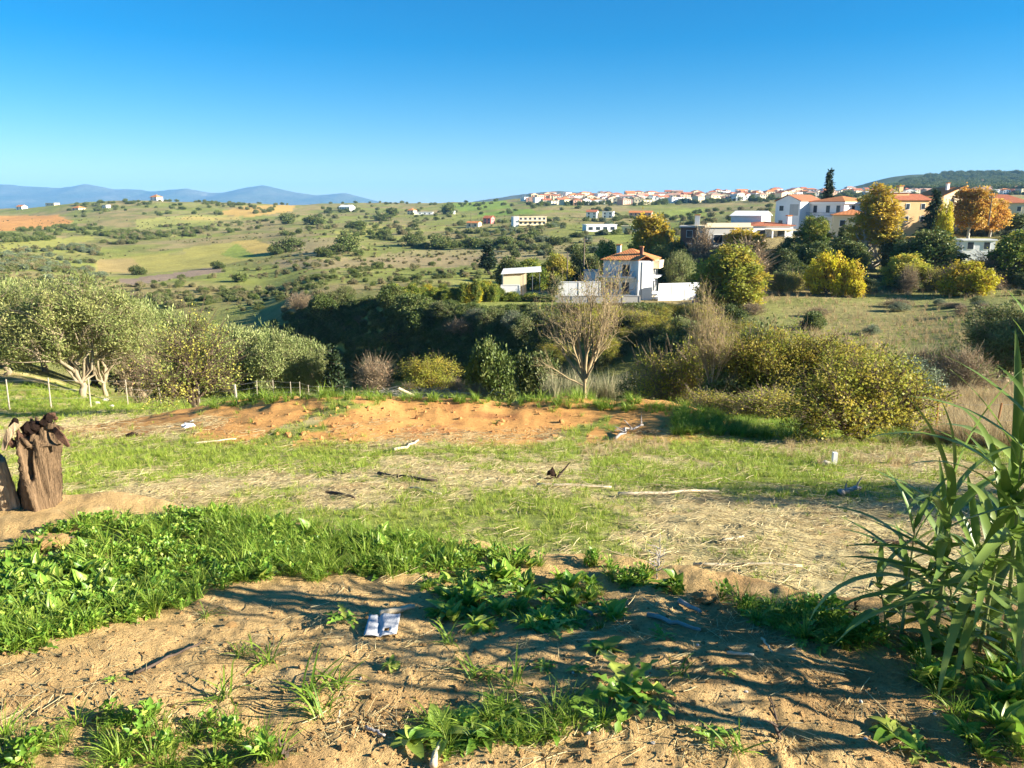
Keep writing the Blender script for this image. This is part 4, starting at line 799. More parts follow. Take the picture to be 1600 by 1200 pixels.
def unitbox(mat):
    if mat.name not in _pm: b = MB().box(-.5, .5, -.5, .5, -.5, .5); _pm[mat.name] = mesh('unit_' + mat.name, np.array(b.v), b.f, mat)
    return _pm[mat.name]
def bx(name, mat, par, x0, x1, y0, y1, z0, z1): return obj(name, unitbox(mat), par, ((x0+x1)/2, (y0+y1)/2, (z0+z1)/2), scl=(x1-x0, y1-y0, z1-z0))
def window(par, x, z, w, h, face=0, D=0, Wd=0, mat=None, frame=None, name='window'):
    """face 0: front wall y = D; 1: right wall x = Wd; window pane set in a raised frame"""
    fm = frame or M_WHITE; t = .07
    e = obj(name, unitbox(fm), par)
    p = obj('pane', unitbox(mat or M_GLASS), e)
    if face == 0: e.location = (x, D - .03, z); e.scale = (w + 2*t, .10, h + 2*t); p.location = (0, -.36, 0); p.scale = (w / (w + 2*t), .4, h / (h + 2*t))
    else: e.location = (Wd + .03, x, z); e.scale = (.10, w + 2*t, h + 2*t); p.location = (.36, 0, 0); p.scale = (.4, w / (w + 2*t), h / (h + 2*t))
    return e
def hip_roof(name, par, x0, x1, y0, y1, z, rise, ov=.4, mat=None, ridge=.5, th=.14):
    x0 -= ov; x1 += ov; y0 -= ov; y1 += ov; w = x1 - x0; d = y1 - y0; m = min(w, d) / 2 * ridge * 2
    if w >= d: a = (x0 + m, (y0+y1)/2); b = (x1 - m, (y0+y1)/2)
    else: a = ((x0+x1)/2, y0 + m); b = ((x0+x1)/2, y1 - m)
    if abs(a[0]-b[0]) + abs(a[1]-b[1]) < .05: b = (b[0] + .05, b[1] + .05)
    V = [(x0,y0,z),(x1,y0,z),(x1,y1,z),(x0,y1,z),(x0,y0,z+th),(x1,y0,z+th),(x1,y1,z+th),(x0,y1,z+th),(*a,z+th+rise),(*b,z+th+rise)]
    Fq = [(3,2,1,0),(0,1,5,4),(1,2,6,5),(2,3,7,6),(3,0,4,7)]
    Fq += [(4,5,9,8),(5,6,9),(6,7,8,9),(7,4,8)] if w >= d else [(4,5,8),(5,6,9,8),(6,7,9),(7,4,8,9)]
    return MB().add(V, Fq).build(name, mat or M_TILE, par)
def gable_roof(name, par, x0, x1, y0, y1, z, rise, ov=.35, mat=None, along='x', th=.14):
    if along == 'x':
        ym = (y0+y1)/2; V = [(x0-ov,y0-ov,z),(x1+ov,y0-ov,z),(x1+ov,ym,z+rise),(x0-ov,ym,z+rise),(x0-ov,y1+ov,z),(x1+ov,y1+ov,z)]
    else:
        xm = (x0+x1)/2; V = [(x0-ov,y1+ov,z),(x0-ov,y0-ov,z),(xm,y0-ov,z+rise),(xm,y1+ov,z+rise),(x1+ov,y1+ov,z),(x1+ov,y0-ov,z)]
    V = V + [(a, b, c + th) for a, b, c in V]
    Fq = [(6,7,8,9),(9,8,11,10),(3,2,1,0),(4,5,2,3),(0,1,7,6),(5,4,10,11),(1,2,8,7),(2,5,11,8),(0,6,9,3),(3,9,10,4)]
    return MB().add(V, Fq).build(name, mat or M_TILE, par)
def gable_wall(par, x0, x1, y0, y1, z0, z1, rise, mat, along='x'):
    if along == 'x':
        ym = (y0+y1)/2
        V = [(x0,y0,z0),(x1,y0,z0),(x1,y1,z0),(x0,y1,z0),(x0,y0,z1),(x1,y0,z1),(x1,y1,z1),(x0,y1,z1),(x0,ym,z1+rise),(x1,ym,z1+rise)]
        Fq = [(3,2,1,0),(0,1,5,4),(2,3,7,6),(1,2,6,9,5),(3,0,4,8,7)]
    else:
        xm = (x0+x1)/2
        V = [(x0,y0,z0),(x1,y0,z0),(x1,y1,z0),(x0,y1,z0),(x0,y0,z1),(x1,y0,z1),(x1,y1,z1),(x0,y1,z1),(xm,y0,z1+rise),(xm,y1,z1+rise)]
        Fq = [(3,2,1,0),(1,2,6,5),(3,0,4,7),(0,1,5,8,4),(2,3,7,9,6)]
    return MB().add(V, Fq).build('wall', mat, par)
def chimney(par, x, y, z0, z1, s=.35, mat=None):
    c = bx('chimney', mat or M_WHITE, par, x - s, x + s, y - s, y + s, z0, z1)
    k = obj('chimney_cap', unitbox(M_TILE), c, (0, 0, .5 + .05), scl=(1.3, 1.3, .1)); return c
def railing(par, x0, x1, y, z, h=.95, ret=0, n=None):
    m = MB(); m.box(x0, x1, y - .025, y + .025, z + h - .05, z + h); m.box(x0, x1, y - .015, y + .015, z + .1, z + .13)
    n = n or int((x1 - x0) / .16)
    for i in range(n + 1): xx = x0 + (x1 - x0) * i / n; m.box(xx - .012, xx + .012, y - .012, y + .012, z + .0, z + h)
    if ret:
        for xx in (x0, x1): m.box(xx - .02, xx + .02, y, y + ret, z + h - .05, z + h)
    return m.build('railing', M_RAIL, par)
def site(u, Y, dz=0): p = P(u, Y); return Vector((p.x, p.y, p.z + dz))
# --- the white house with the tiled hip roof
HY = 135; ft = HY / F
p = site(973, HY + 3); zb = EYE - HY * tv(470)
h = empty('white_house', (p.x, HY, zb), 'white two-storey house with orange tiled hip roof, balconies and narrow front tower', 'house', rz=-R(21))
W2_, D2 = 8.2, 8.0; x0, x1 = -4.1, 4.1; eave = 7.0
MB().box(x0, x1, 0, D2, -3.5, eave).build('wall', M_WHITE, h)
hip_roof('roof', h, x0, x1, 0, D2, eave + .003, 1.75, .45, M_TILE, .5)
bx('balcony', M_WHITE, h, x0 - .5, 1.75, -1.25, -.003, 4.05, 4.3); railing(h, x0 - .45, 1.7, -1.2, 4.3, .95, 1.2)
bx('balcony', M_WHITE, h, x0 - .5, 1.75, -1.25, -.003, 1.0, 1.25); railing(h, x0 - .45, 1.7, -1.2, 1.25, .95, 1.2)
window(h, .0, 5.3, 1.25, 1.95, 0, 0, 0, M_GLASS, M_WHITE, 'balcony_door'); window(h, .0, 2.25, 1.25, 1.95, 0, 0, 0, M_GLASS, M_WHITE, 'balcony_door'); window(h, -2.4, 2.55, 2.1, 1.1, 0, 0, 0, M_GLASS, M_RAIL)
tw = MB().box(-1.3, 1.3, -1.0, 1.2, -3.5, 7.1).build('tower', M_WHITE, h, loc=(3.15, -.1, 0), rot=(0, 0, R(30)))
tr_ = gable_roof('tower_roof', h, -1.3, 1.3, -1.0, 1.3, 7.105, .8, .2, M_TILE, 'y'); tr_.location = (3.15, -.1, 0); tr_.rotation_euler = (0, 0, R(30))
dp_ = bx('drainpipe', M_RAIL, tw, -.75, -.65, -1.08, -1.003, -.6, 6.9)
gable_roof('porch_roof', h, 2.0, 5.2, -2.4, -1.2, -.4, .35, .2, M_TILE, 'x'); bx('porch_wall', M_WHITE, h, 2.0, 5.3, -2.3, -1.01, -3.5, -.42)
bx('annexe', M_WHITE, h, 4.503, 5.7, .8, 5, -3.5, .6); bx('side_balcony', M_WHITE, h, 4.11, 5.2, 1.2, 6.5, 4.0, 4.25); bx('side_balcony', M_WHITE, h, 4.11, 5.2, 1.2, 6.5, 1.0, 1.25)
for zz in (5.4, 2.4): window(h, 3.8, zz, 1.4, 1.9, 1, 0, 4.11)
bx('awning', M_CREAM, h, 4.12, 5.4, 2.2, 6.4, 5.6, 6.9)
chimney(h, -2.6, 5.2, 7.2, 9.3, .35); chimney(h, 2.2, 1.9, 7.2, 9.2, .28, M_BRICK)
# --- around it
def wall_thing(name, u0, u1, Y, v0, v1, mat, label, th=.25, dy=0, cat='wall'):
    Y2 = Y + dy; xa = col_s(u0, v0) * Y; xb = col_s(u1, v0) * Y2; zt = EYE - Y * tv(v0); zb_ = EYE - Y * tv(v1)
    e = empty(name, (xa, Y, zb_), label, cat, rz=math.atan2(Y2 - Y, xb - xa)); L = math.hypot(xb - xa, Y2 - Y)
    bx('wall', mat, e, 0, L, 0, th, -1.5, zt - zb_); bx('coping', mat, e, -.05, L + .05, -.06, th + .06, zt - zb_ + .003, zt - zb_ + .09)
    n = max(1, int(L / 2.4))
    for i in range(n + 1): bx('pier', mat, e, L * i / n - .12, L * i / n + .12, -.05, -.003, -1.5, zt - zb_ - .03)
    return e
wall_thing('garden_wall', 1030, 1092, 132, 444, 471, M_WHITE, 'tall plain white garden wall right of the white house', dy=2)
wall_thing('courtyard_wall', 872, 938, 131, 441, 462, M_WHITE, 'white courtyard wall left of the white house')
wall_thing('low_wall', 783, 812, 133, 446, 458, M_WHITE, 'short white wall in front of the open shed')
wall_thing('retaining_wall', 868, 1000, 126.5, 463, 474, M_GREY, 'pale low retaining wall under the white house')
e = empty('outbuilding', site(923, 142), 'small white flat outbuilding left of the white house', 'shed', rz=-R(8)); e.location.z = EYE - 142 * tv(437)
bx('wall', M_WHITE, e, -1.3, 1.3, 0, 2.2, -1.5, 1.55); bx('roof', M_GREY, e, -1.5, 1.5, -.2, 2.4, 1.553, 1.72)
e = empty('open_shed', site(815, 138), 'open-fronted pale shed with white sloping sheet roof', 'shed', rz=R(4)); e.location.z = EYE - 138 * tv(451)
MB().add([(-3.7,-.4,2.6),(3.5,-.4,3.0),(3.9,4.4,3.5),(-3.0,4.4,3.1),(-3.7,-.4,2.72),(3.5,-.4,3.12),(3.9,4.4,3.62),(-3.0,4.4,3.22)], [(3,2,1,0),(4,5,6,7),(0,1,5,4),(1,2,6,5),(2,3,7,6),(3,0,4,7)]).build('roof', M_SHEET, e)
bx('back_wall', M_CREAM, e, -3.1, 1.2, 3.9, 4.1, -1.5, 2.95); bx('side_wall', M_CREAM, e, -3.3, -3.1, 0, 4.1, -1.5, 2.6); bx('front_panel', M_CREAM, e, -3.1, -.2, 0, .12, -1.5, 2.3)
for xx in (.2, 1.9, 3.2): bx('post', M_RAIL, e, xx, xx + .1, 0, .1, -1.5, 2.75)
def pole(u, Y, vt, vb, lb, arm=True):
    z0 = EYE - Y * tv(vb); h_ = EYE - Y * tv(vt) - z0; e = empty('power_pole', (col_s(u, vb) * Y, Y, z0), lb, 'pole')
    V, Q = tubes(np.array([[[0, 0, -2.], [0, 0, h_ / 2], [0, 0, h_]]]), np.array([[.14, .12, .09]]), 8); obj('shaft', mesh('shaft', V, Q, M_POLE, True), e)
    if arm: bx('crossarm', M_POLE, e, -.6, .6, -.06, .06, h_ - .5, h_ - .38)
    for xx in ((-.5, 0, .5) if arm else (0,)): bx('insulator', M_WHITE, e, xx - .05, xx + .05, -.05, .05, h_ - .38, h_ - .2)
pole(912, 143, 371, 432, 'tall wooden power pole between the dark trees and the white house'); pole(886, 140, 394, 436, 'thin wooden pole behind the courtyard wall', False)
pole(736, 420, 333, 352, 'distant thin pole on the hillside', False); pole(1546, 170, 305, 338, 'wooden pole in front of the cream house'); pole(1487, 172, 306, 340, 'second wooden pole in front of the cream house', False)
e = empty('parasol', site(1088, 131), 'folded dark blue parasol at the end of the garden wall', 'parasol'); e.location.z = EYE - 131 * tv(477)
V, Q = tubes(np.array([[[0,0,.0],[0,0,2.2]]]), np.array([[.03,.03]]), 6); obj('shaft', mesh('shaft', V, Q, M_RAIL, True), e)
V, Q = tubes(np.array([[[0,0,.5],[0,0,1.0],[.05,0,1.7],[0,0,2.3]]]), np.array([[.75,.6,.3,.02]]), 10); obj('canopy', mesh('canopy', V, Q, m_plain('blue_cloth', (.02,.04,.16), .8), True), e)
# --- generic house: front faces -y
def house(name, u, Y, vb, w, d, hh, label, wall=M_WHITE, roof='hip', tile=None, rise=1.5, rz=0, wins=((-.25, .5), (.25, .5)), storeys=2, group=None, parts=None, win_s=(1.1, 1.3), side=True, frame=None, cat='house', zadd=0):
    base = -2.5 if Y < 300 else -1.2
    if vb is None or Y > 300: p = P(u, Y); z0 = p.z; x = p.x
    else: x = col_s(u, vb) * Y; z0 = EYE - Y * tv(vb)
    e = empty(name, (x, Y, z0 + zadd), label, cat, group, rz=rz); X = w / 2
    if roof == 'gx': gable_wall(e, -X, X, 0, d, base, hh, rise * .97, wall, 'x'); gable_roof('roof', e, -X, X, 0, d, hh, rise, .35, tile or M_TILE, 'x')
    elif roof == 'gy': gable_wall(e, -X, X, 0, d, base, hh, rise * .97, wall, 'y'); gable_roof('roof', e, -X, X, 0, d, hh, rise, .35, tile or M_TILE, 'y')
    else:
        bx('wall', wall, e, -X, X, 0, d, base, hh)
        if roof == 'hip': hip_roof('roof', e, -X, X, 0, d, hh + .003, rise, .45, tile or M_TILE)
        else: bx('roof', roof, e, -X - .3, X + .3, -.3, d + .3, hh + .003, hh + .28)
    st = hh / storeys
    for s_ in range(storeys):
        for fx, fz in wins: window(e, fx * w, st * (s_ + .52), win_s[0], win_s[1], 0, 0, 0, frame=frame)
        if side: window(e, d * .3, st * (s_ + .52), win_s[0], win_s[1], 1, 0, X); window(e, d * .7, st * (s_ + .52), win_s[0], win_s[1], 1, 0, X)
    return e
# --- villas on the right
k = house('brick_house', 1085, 160, 396, 6.0, 8, 5.2, 'brown brick house with white chimney left of the flat-roofed house', M_BRICK, M_GREY, rz=-R(14), storeys=2, wins=((-.2, 0), (.25, 0)), side=False); chimney(k, .2, 3, 5.4, 7.6, .5)
k = house('flat_house', 1136, 156, 392, 9.4, 9, 4.6, 'flat-roofed pale house with wide cream roof slab', M_GREY, M_CREAM, rz=R(8), storeys=1, wins=((-.22, 0),), win_s=(1.8, 1.6)); bx('parapet', M_CREAM, k, -4.6, 4.6, -.1, .2, 4.885, 5.5)
k = house('low_house', 1205, 172, 382, 9.5, 9, 4.0, 'low white house with shallow red roof and columned terrace', M_WHITE, 'hip', M_TILE2, .8, rz=R(6), storeys=1, wins=((-.26, 0), (.22, 0)), win_s=(1.5, 2.0), frame=M_SHUT)
bx('terrace', M_WHITE, k, -5, 5.4, -3.2, -.003, -2.5, .25); bx('terrace_roof', M_CREAM, k, -1.5, 4.9, -3, -.003, 3.1, 3.35); chimney(k, 4.2, 1.2, 3.9, 6.1, .45)
for xx in (-1.3, 1.6, 4.5): bx('column', M_WHITE, k, xx, xx + .3, -2.9, -2.6, .253, 3.097)
railing(k, -4.9, 5.3, -3.1, .253, .9)
k = house('white_wing', 1164, 184, 368, 7.0, 10, 4.4, 'long white wing with gable and small windows behind the low house', M_WHITE, 'gx', M_SHEET, 1.1, rz=-R(30), storeys=1, wins=((-.3, 0), (0, 0), (.3, 0)), win_s=(.9, 1.1))
k = house('white_villa', 1288, 190, 362, 10.2, 10, 7.0, 'large white villa with red hip roof and upper balcony', M_WHITE, 'hip', M_TILE, 1.3, rz=-R(62), storeys=2, wins=((-.32, 0), (.05, 0), (.34, 0)), win_s=(1.1, 1.7))
bx('balcony', M_WHITE, k, -5.5, 5.6, -1.6, -.003, 3.4, 3.65); railing(k, -5.4, 5.5, -1.5, 3.653); bx('side_balcony', M_WHITE, k, 5.11, 6.6, -1.6, 9, 3.4, 3.65); bx('cornice', M_WHITE, k, -5.7, 5.7, -.6, 10.6, 6.55, 6.997)
for xx, yy in ((-5.2, -1.5), (0, -1.5), (5.2, -1.5), (6.3, 4)): bx('column', M_WHITE, k, xx, xx + .3, yy, yy + .3, -2.5, 3.397)
k = house('gabled_villa', 1228, 194, 360, 6.6, 10, 7.0, 'white villa block with gabled front and recessed grey balcony', M_WHITE, 'gy', M_TILE2, 1.5, rz=-R(50), storeys=2, wins=((-.25, 0),), win_s=(1.1, 1.2), side=False); bx('recess', M_GREY, k, .6, 2.9, -.06, -.003, 3.6, 6.3)
k = house('tiled_house', 1330, 178, 362, 8, 9, 3.6, 'pale house with orange roof half hidden by the plane tree', M_CREAM, 'hip', M_TILE, 1.2, rz=-R(20), storeys=1)
k = house('ochre_house', 1425, 182, 352, 8.0, 9, 5.6, 'ochre house with stepped dull red roofs', M_OCHRE, 'gx', M_TILE2, 1.4, rz=R(8), storeys=2, wins=((-.2, 0), (.28, 0)), win_s=(.9, 1.2))
k = house('ochre_tower', 1401, 185, 352, 4.6, 6, 7.4, 'tall ochre house block with grey flat parapet beside the plane tree', M_OCHRE, M_GREY, rz=R(8), wins=((.1, 0),), win_s=(.9, 1.2)); chimney(k, 1.2, 2, 7.6, 9, .5, M_OCHRE)
k = house('cream_house', 1497, 190, 345, 9.6, 9, 5.8, 'cream house with wide orange gabled roof behind the orange trees', M_CREAM, 'gy', M_TILE, 2.0, rz=R(12), wins=((-.25, 0), (.25, 0))); chimney(k, -1.5, 3, 7, 8.8, .3)
k = house('red_roof_house', 1572, 232, 336, 13, 10, 3.4, 'long low house with dark red hip roof at the right', M_CREAM, 'hip', M_TILE2, 2.4, rz=-R(10), storeys=1); 
k = house('white_pavilion', 1528, 150, 392, 6, 3, 1.9, 'low bluish white pavilion below the terraced olive plot', M_WHITE, M_SHEET, rz=-R(5), storeys=1, side=False)
# --- far buildings one can single out
k = house('apartment_block', 832, 470, 331, 17, 10, 4.9, 'long cream apartment block with rows of balconies on the far slope', M_CREAM, M_CREAM, rz=R(10), storeys=2, wins=tuple((f, 0) for f in (-.42, -.25, -.08, .09, .26, .42)), win_s=(1.6, 1.6))
for zz in (.0, 2.5): bx('balcony', M_CREAM, k, -8.3, 8.3, -1.4, -.003, zz, zz + .8)
bx('white_end', M_WHITE, k, -11.5, -8.51, -.5, 8, -1.2, 5.1)
house('pink_house', 761, 520, 327, 5.5, 7, 3.6, 'bright pinkish red house on the green far slope', M_PINK, 'gx', M_TILE2, 1.6, rz=-R(20))
house('cream_hut', 738, 500, 330, 8, 6, 2.6, 'small cream house left of the pinkish red house', M_CREAM, 'gx', M_TILE, 1, rz=-R(20), storeys=1)
house('modern_villa', 940, 400, 339, 16, 8, 3.6, 'long low white modern villa on the far slope', M_WHITE, M_WHITE, rz=R(10), storeys=1, wins=tuple((f, 0) for f in (-.36, -.12, .12, .36)), win_s=(2.2, 1.6))
house('cream_wall_house', 985, 390, 340, 9, 6, 3.0, 'low cream house right of the modern villa', M_CREAM, M_CREAM, rz=-R(12), storeys=1)
house('terrace_house', 924, 560, 324, 7.5, 8, 4.2, 'white house with grey gables above the modern villa', M_WHITE, 'gx', M_TILE2, 1.5, rz=-R(15)); house('terrace_house', 949, 560, 324, 7.5, 8, 4.4, 'white balconied house right of the grey-gabled one', M_WHITE, M_WHITE, rz=-R(15))
house('peach_block', 1000, 560, 325, 16, 9, 3.8, 'long peach apartment row below the hilltop town', M_PEACH, 'gx', M_TILE, 1.4, rz=-R(15), wins=tuple((f, 0) for f in (-.4, -.2, 0, .2, .4)))
house('hilltop_villa', 240, 1000, 311, 11, 10, 4.2, 'large pale villa with red roof on top of the left hill', M_WHITE, 'hip', M_TILE, 3, rz=-R(20))
house('white_block', 163, 900, 318, 6, 6, 3.6, 'plain white cube house on the left hill slope', M_WHITE, M_WHITE, rz=-R(20)); house('red_roof_house', 118, 900, 322, 10, 9, 2.6, 'cream house with red roof on the left hill slope', M_CREAM, 'hip', M_TILE, 2.4, rz=-R(20))
house('red_roof_house', 30, 1010, 331, 9, 9, 3.6, 'white house with red roof above the orange field', M_WHITE, 'gx', M_TILE, 2.2, rz=-R(15)); house('cream_house', 78, 1030, 333, 14, 9, 3.4, 'long pale house above the right end of the orange field', M_CREAM, M_CREAM, rz=-R(15), storeys=1)
house('white_mansion', 538, 900, 321, 14, 12, 4.5, 'wide white mansion among dark trees on the skyline', M_WHITE, 'gx', M_SHEET, 2.5, rz=-R(20), wins=tuple((f, 0) for f in (-.35, -.1, .15, .38)))
house('skyline_villa', 641, 800, 319, 7, 8, 4, 'pale villa behind dark cypresses on the skyline', M_CREAM, 'hip', M_TILE, 2, rz=-R(20)); house('white_greenhouse', 664, 790, 320, 16, 5, 2.6, 'long white building on the skyline right of the pale villa', M_WHITE, M_SHEET, storeys=1, wins=((-.3, 0), (0, 0), (.3, 0)))
house('skyline_house', 703, 800, 319, 10, 7, 3.4, 'low white skyline house by the green field', M_WHITE, M_SHEET, storeys=1)
# --- the hilltop town
rt = np.random.default_rng(12); n_t = 0; used = []
for poly, n in (([(795,310),(1010,304),(1010,320),(860,322)], 70), ([(1000,303),(1300,297),(1300,308),(1000,320)], 105), ([(1300,299),(1640,293),(1640,304),(1300,307)], 95), ([(1455,286),(1550,283),(1550,291),(1455,291)], 10)):
    U, Vv = polysample(poly, n * 3, rt); Wt = Gmany(U, Vv); c_ = 0
    for w in Wt:
        if np.isnan(w[0]) or c_ >= n or w[1] < 300: continue
        if any(abs(w[0] - q[0]) < 11 and abs(w[1] - q[1]) < 9 for q in used): continue
        used.append(w); c_ += 1; Y = w[1]
        wall, wn = ((M_CREAM, 'cream'), (M_WHITE, 'white'), (M_PEACH, 'peach'), (M_WHITE, 'white'), (M_CREAM, 'cream'))[rt.integers(5)]
        rf = ('hip', 'gx', 'gy', 'flat')[rt.integers(4)]; ww = rt.uniform(9, 16); hh = rt.uniform(3.6, 6.4)
        e = house('town_house', 800, Y, 320, ww, rt.uniform(8, 11), hh, '%s house with %s roof in the hilltop town' % (wn, {'hip': 'red hipped', 'gx': 'red gabled', 'gy': 'end-gabled red', 'flat': 'flat'}[rf]), wall, rf if rf != 'flat' else wall, M_TILE if rt.random() < .3 else M_TILE2 if rt.random() < .6 else M_TILE3, rt.uniform(1.4, 2.4), rz=R(rt.uniform(-10, 38)), wins=((-.28, 0), (.05, 0), (.32, 0)) if Y < 1100 else ((-.2, 0), (.25, 0)), group='houses of the hilltop town', side=False, win_s=(1.3, 1.5))
        e.location = Vector(w)
# ------------------------------------------------------------------ foreground: grasses, weeds, reeds, litter
_Yn = np.exp(np.linspace(math.log(1.5), math.log(140), 620))
def Gnear(u, v):
    u = np.asarray(u, float); v = np.asarray(v, float); out = np.full((len(u), 3), np.nan)
    for a in range(0, len(u), 500):
        d = (v[a:a+500] - 600) / F; yy = CT - d * ST
        X = ((u[a:a+500] - 800) / F / yy)[:, None] * _Yn; Z = EYE + ((-ST - d * CT) / yy)[:, None] * _Yn; YY = np.repeat(_Yn[None], len(d), 0)
        h = H(X, YY, False); k = np.argmax(Z < h, 1); ok = (Z < h).any(1); i = np.arange(len(d))
        out[a:a+500] = np.where(ok[:, None], np.stack([X[i, k], YY[i, k], h[i, k]], 1), np.nan)
    out = out[~np.isnan(out[:, 0])]
    if len(out): out[:, 2] = H(out[:, 0], out[:, 1])
    return out
def g1(u, v): return Vector(Gnear([u], [v])[0])
def blades(seed, n, h, w, spread, arch, seg=3, flat=0):
    """a tuft of grass blades: verts, quads, tint"""
    r = np.random.default_rng(seed); a = r.random(n) * 6.28; out = np.stack([np.cos(a), np.sin(a), np.zeros(n)], 1)
    b = out * (r.random(n) * spread * .4)[:, None]; hh = h * (.5 + .7 * r.random(n)); ar = arch * (.3 + r.random(n)); ww = w * (.6 + .6 * r.random(n))
    side = np.stack([-np.sin(a), np.cos(a), np.zeros(n)], 1); side = unit(side + r.normal(size=(n, 3)) * .3)
    t = np.linspace(0, 1, seg + 1)
    c = b[:, None] + out[:, None] * (ar * hh)[:, None, None] * (t ** 2)[None, :, None] + np.array([0, 0, 1.]) * (hh[:, None] * (t - .35 * ar[:, None].clip(0, 1.4) * t ** 2.2))[:, :, None]
    wd = ww[:, None] * (1 - t ** 1.6)[None] * .5 + .0004
    L = c - side[:, None] * wd[..., None]; Rr = c + side[:, None] * wd[..., None]
    V = np.stack([L, Rr], 2).reshape(-1, 3)
    i = np.arange(n * (seg + 1) * 2).reshape(n, seg + 1, 2)
    Q = np.stack([i[:, :-1, 0], i[:, :-1, 1], i[:, 1:, 1], i[:, 1:, 0]], -1).reshape(-1, 4)
    ti = np.repeat(r.random((n, 3)), (seg + 1) * 2, 0)
    return V, Q, ti
def tuft(name, mat, seed, *a, **k): V, Q, ti = blades(seed, *a, **k); return mesh(name, V, Q, mat, True, {'tint': ti})
def leafmesh(name, mat, L, Wd, arch, fold=.25, seg=6, shape='ovate', seed=0, wave=0, stalk=0):
    """one leaf along +x, arching down; shape ovate or blade"""
    r = np.random.default_rng(seed); t = np.linspace(0, 1, seg + 1)
    if shape == 'blade': w = Wd * np.clip(np.minimum(t * 6 + .35, 1), 0, 1) * (1 - t ** 2.2) ** .8
    elif shape == 'lobed': w = Wd * (np.sin(np.pi * t ** .75) ** .7 * (.62 + .38 * np.cos(t * seg * np.pi)))
    else: w = Wd * np.sin(np.pi * np.clip(t, 0, 1) ** .62) ** .8
    w[0] = max(w[0], .003); w[-1] = .0008
    if stalk: t_ = np.concatenate([[0, .5], 1 + t * (1 - 0)]) ; 
    x = np.cumsum(np.r_[0, np.cos(arch * t[1:] ** 1.3)]) / seg * L; z = -np.cumsum(np.r_[0, np.sin(arch * t[1:] ** 1.3)]) / seg * L
    if stalk:
        x = np.r_[0, stalk * .5, stalk + x]; z = np.r_[0, 0.005, z]; w = np.r_[.004, .004, w]; 
    n = len(x); zz = z[:, None] + np.array([1, 0, 1])[None] * (w * fold)[:, None] + r.normal(size=(n, 3)) * wave * Wd
    V = np.stack([np.repeat(x[:, None], 3, 1), w[:, None] * np.array([-.5, 0, .5])[None], zz], -1).reshape(-1, 3)
    i = np.arange(n * 3).reshape(n, 3); Q = np.concatenate([np.stack([i[:-1, j], i[:-1, j + 1], i[1:, j + 1], i[1:, j]], -1).reshape(-1, 4) for j in (0, 1)])
    return mesh(name, V, Q, mat, True, {'tint': np.repeat(r.random((1, 3)), len(V), 0)})
M_GR = m_leaf('grass_blade', (.11,.21,.02), (.25,.37,.04), (.32,.40,.06), .4, .5, .3)
M_GRF = m_leaf('field_grass_blade', (.17,.26,.025), (.33,.42,.05), (.46,.45,.11), .4, .55, .25)
M_DRYG = m_leaf('dry_grass_blade', (.42,.32,.16), (.58,.47,.26), (.34,.24,.12), .3, .7, .15)
M_STRAW = m_leaf('straw', (.55,.44,.20), (.75,.64,.36), (.36,.26,.13), .15, .6, .3)
M_WEED = m_leaf('weed_leaf', (.11,.24,.025), (.25,.40,.05), (.40,.47,.08), .35, .42, .4)
M_REED = m_leaf('reed_leaf', (.12,.20,.035), (.24,.34,.07), (.38,.43,.12), .35, .38, .45)
M_STEM = m_plain('reed_stem', (.25,.28,.10), .5, .2, 5, .1)
M_CANE = m_leaf('cane_blade', (.20,.22,.10), (.36,.34,.18), (.44,.37,.23), .3, .6, .2)
GT = [tuft('grass_a', M_GRF, 1, 16, .085, .006, .10, .9), tuft('grass_b', M_GRF, 2, 20, .11, .006, .14, .7), tuft('grass_c', M_GRF, 3, 12, .06, .007, .16, 1.2)]
LG = [tuft('long_grass_%d' % i, M_GR, 10 + i, 30, .24, .008, .12, .9, seg=5) for i in range(3)]
MG = [tuft('mid_grass_%d' % i, M_GR, 20 + i, 30, .14, .007, .12, 1.1, seg=4) for i in range(3)]
DG = [tuft('dry_tuft_%d' % i, M_DRYG, 30 + i, 34, .55, .009, .22, .5, seg=4) for i in range(3)]
CN = [tuft('cane_tuft_%d' % i, M_CANE, 40 + i, 46, 1.9, .035, .7, .28, seg=5) for i in range(2)]
def rosette(name, seed, n, L, Wd, arch, lift, shape='ovate', mat=None, stalk=0, seg=5):
    """many leaves merged: for the uncountable weed growth"""
    r = np.random.default_rng(seed); Vs = []; Qs = []; Ti = []; c = 0
    for i in range(n):
        m = leafmesh('tmp', None, L * r.uniform(.6, 1.15), Wd * r.uniform(.7, 1.15), arch * r.uniform(.5, 1.4), .22, seg, shape, seed * 50 + i, .03, stalk * r.uniform(.5, 1.3))
        v = np.empty(len(m.vertices) * 3, np.float32); m.vertices.foreach_get('co', v); v = v.reshape(-1, 3)
        q = np.empty(len(m.loops), np.int32); m.loops.foreach_get('vertex_index', q); q = q.reshape(-1, 4); bpy.data.meshes.remove(m)
        M3 = np.array((Matrix.Rotation(r.random() * 6.28, 3, 'Z') @ Matrix.Rotation(-lift * r.uniform(.4, 1.5), 3, 'Y') @ Matrix.Rotation(r.normal() * .3, 3, 'X')))
        Vs.append(v @ M3.T + r.normal(size=3) * np.array([.012, .012, 0])); Qs.append(q + c); c += len(v); Ti.append(np.repeat(r.random((1, 3)), len(v), 0))
    return mesh(name, np.vstack(Vs), np.vstack(Qs), mat or M_WEED, True, {'tint': np.vstack(Ti)})
WD = [rosette('broad_weed_0', 1, 11, .15, .062, .9, .75), rosette('broad_weed_1', 2, 13, .13, .07, .7, .95, stalk=.05), rosette('clover_weed', 3, 26, .035, .036, .3, 1.0, stalk=.08, seg=4), rosette('clover_weed_2', 4, 30, .03, .03, .3, 1.1, stalk=.1, seg=4),
      rosette('lobed_weed', 5, 12, .16, .06, .9, .55, 'lobed', seg=9)] 
rf = np.random.default_rng(77)
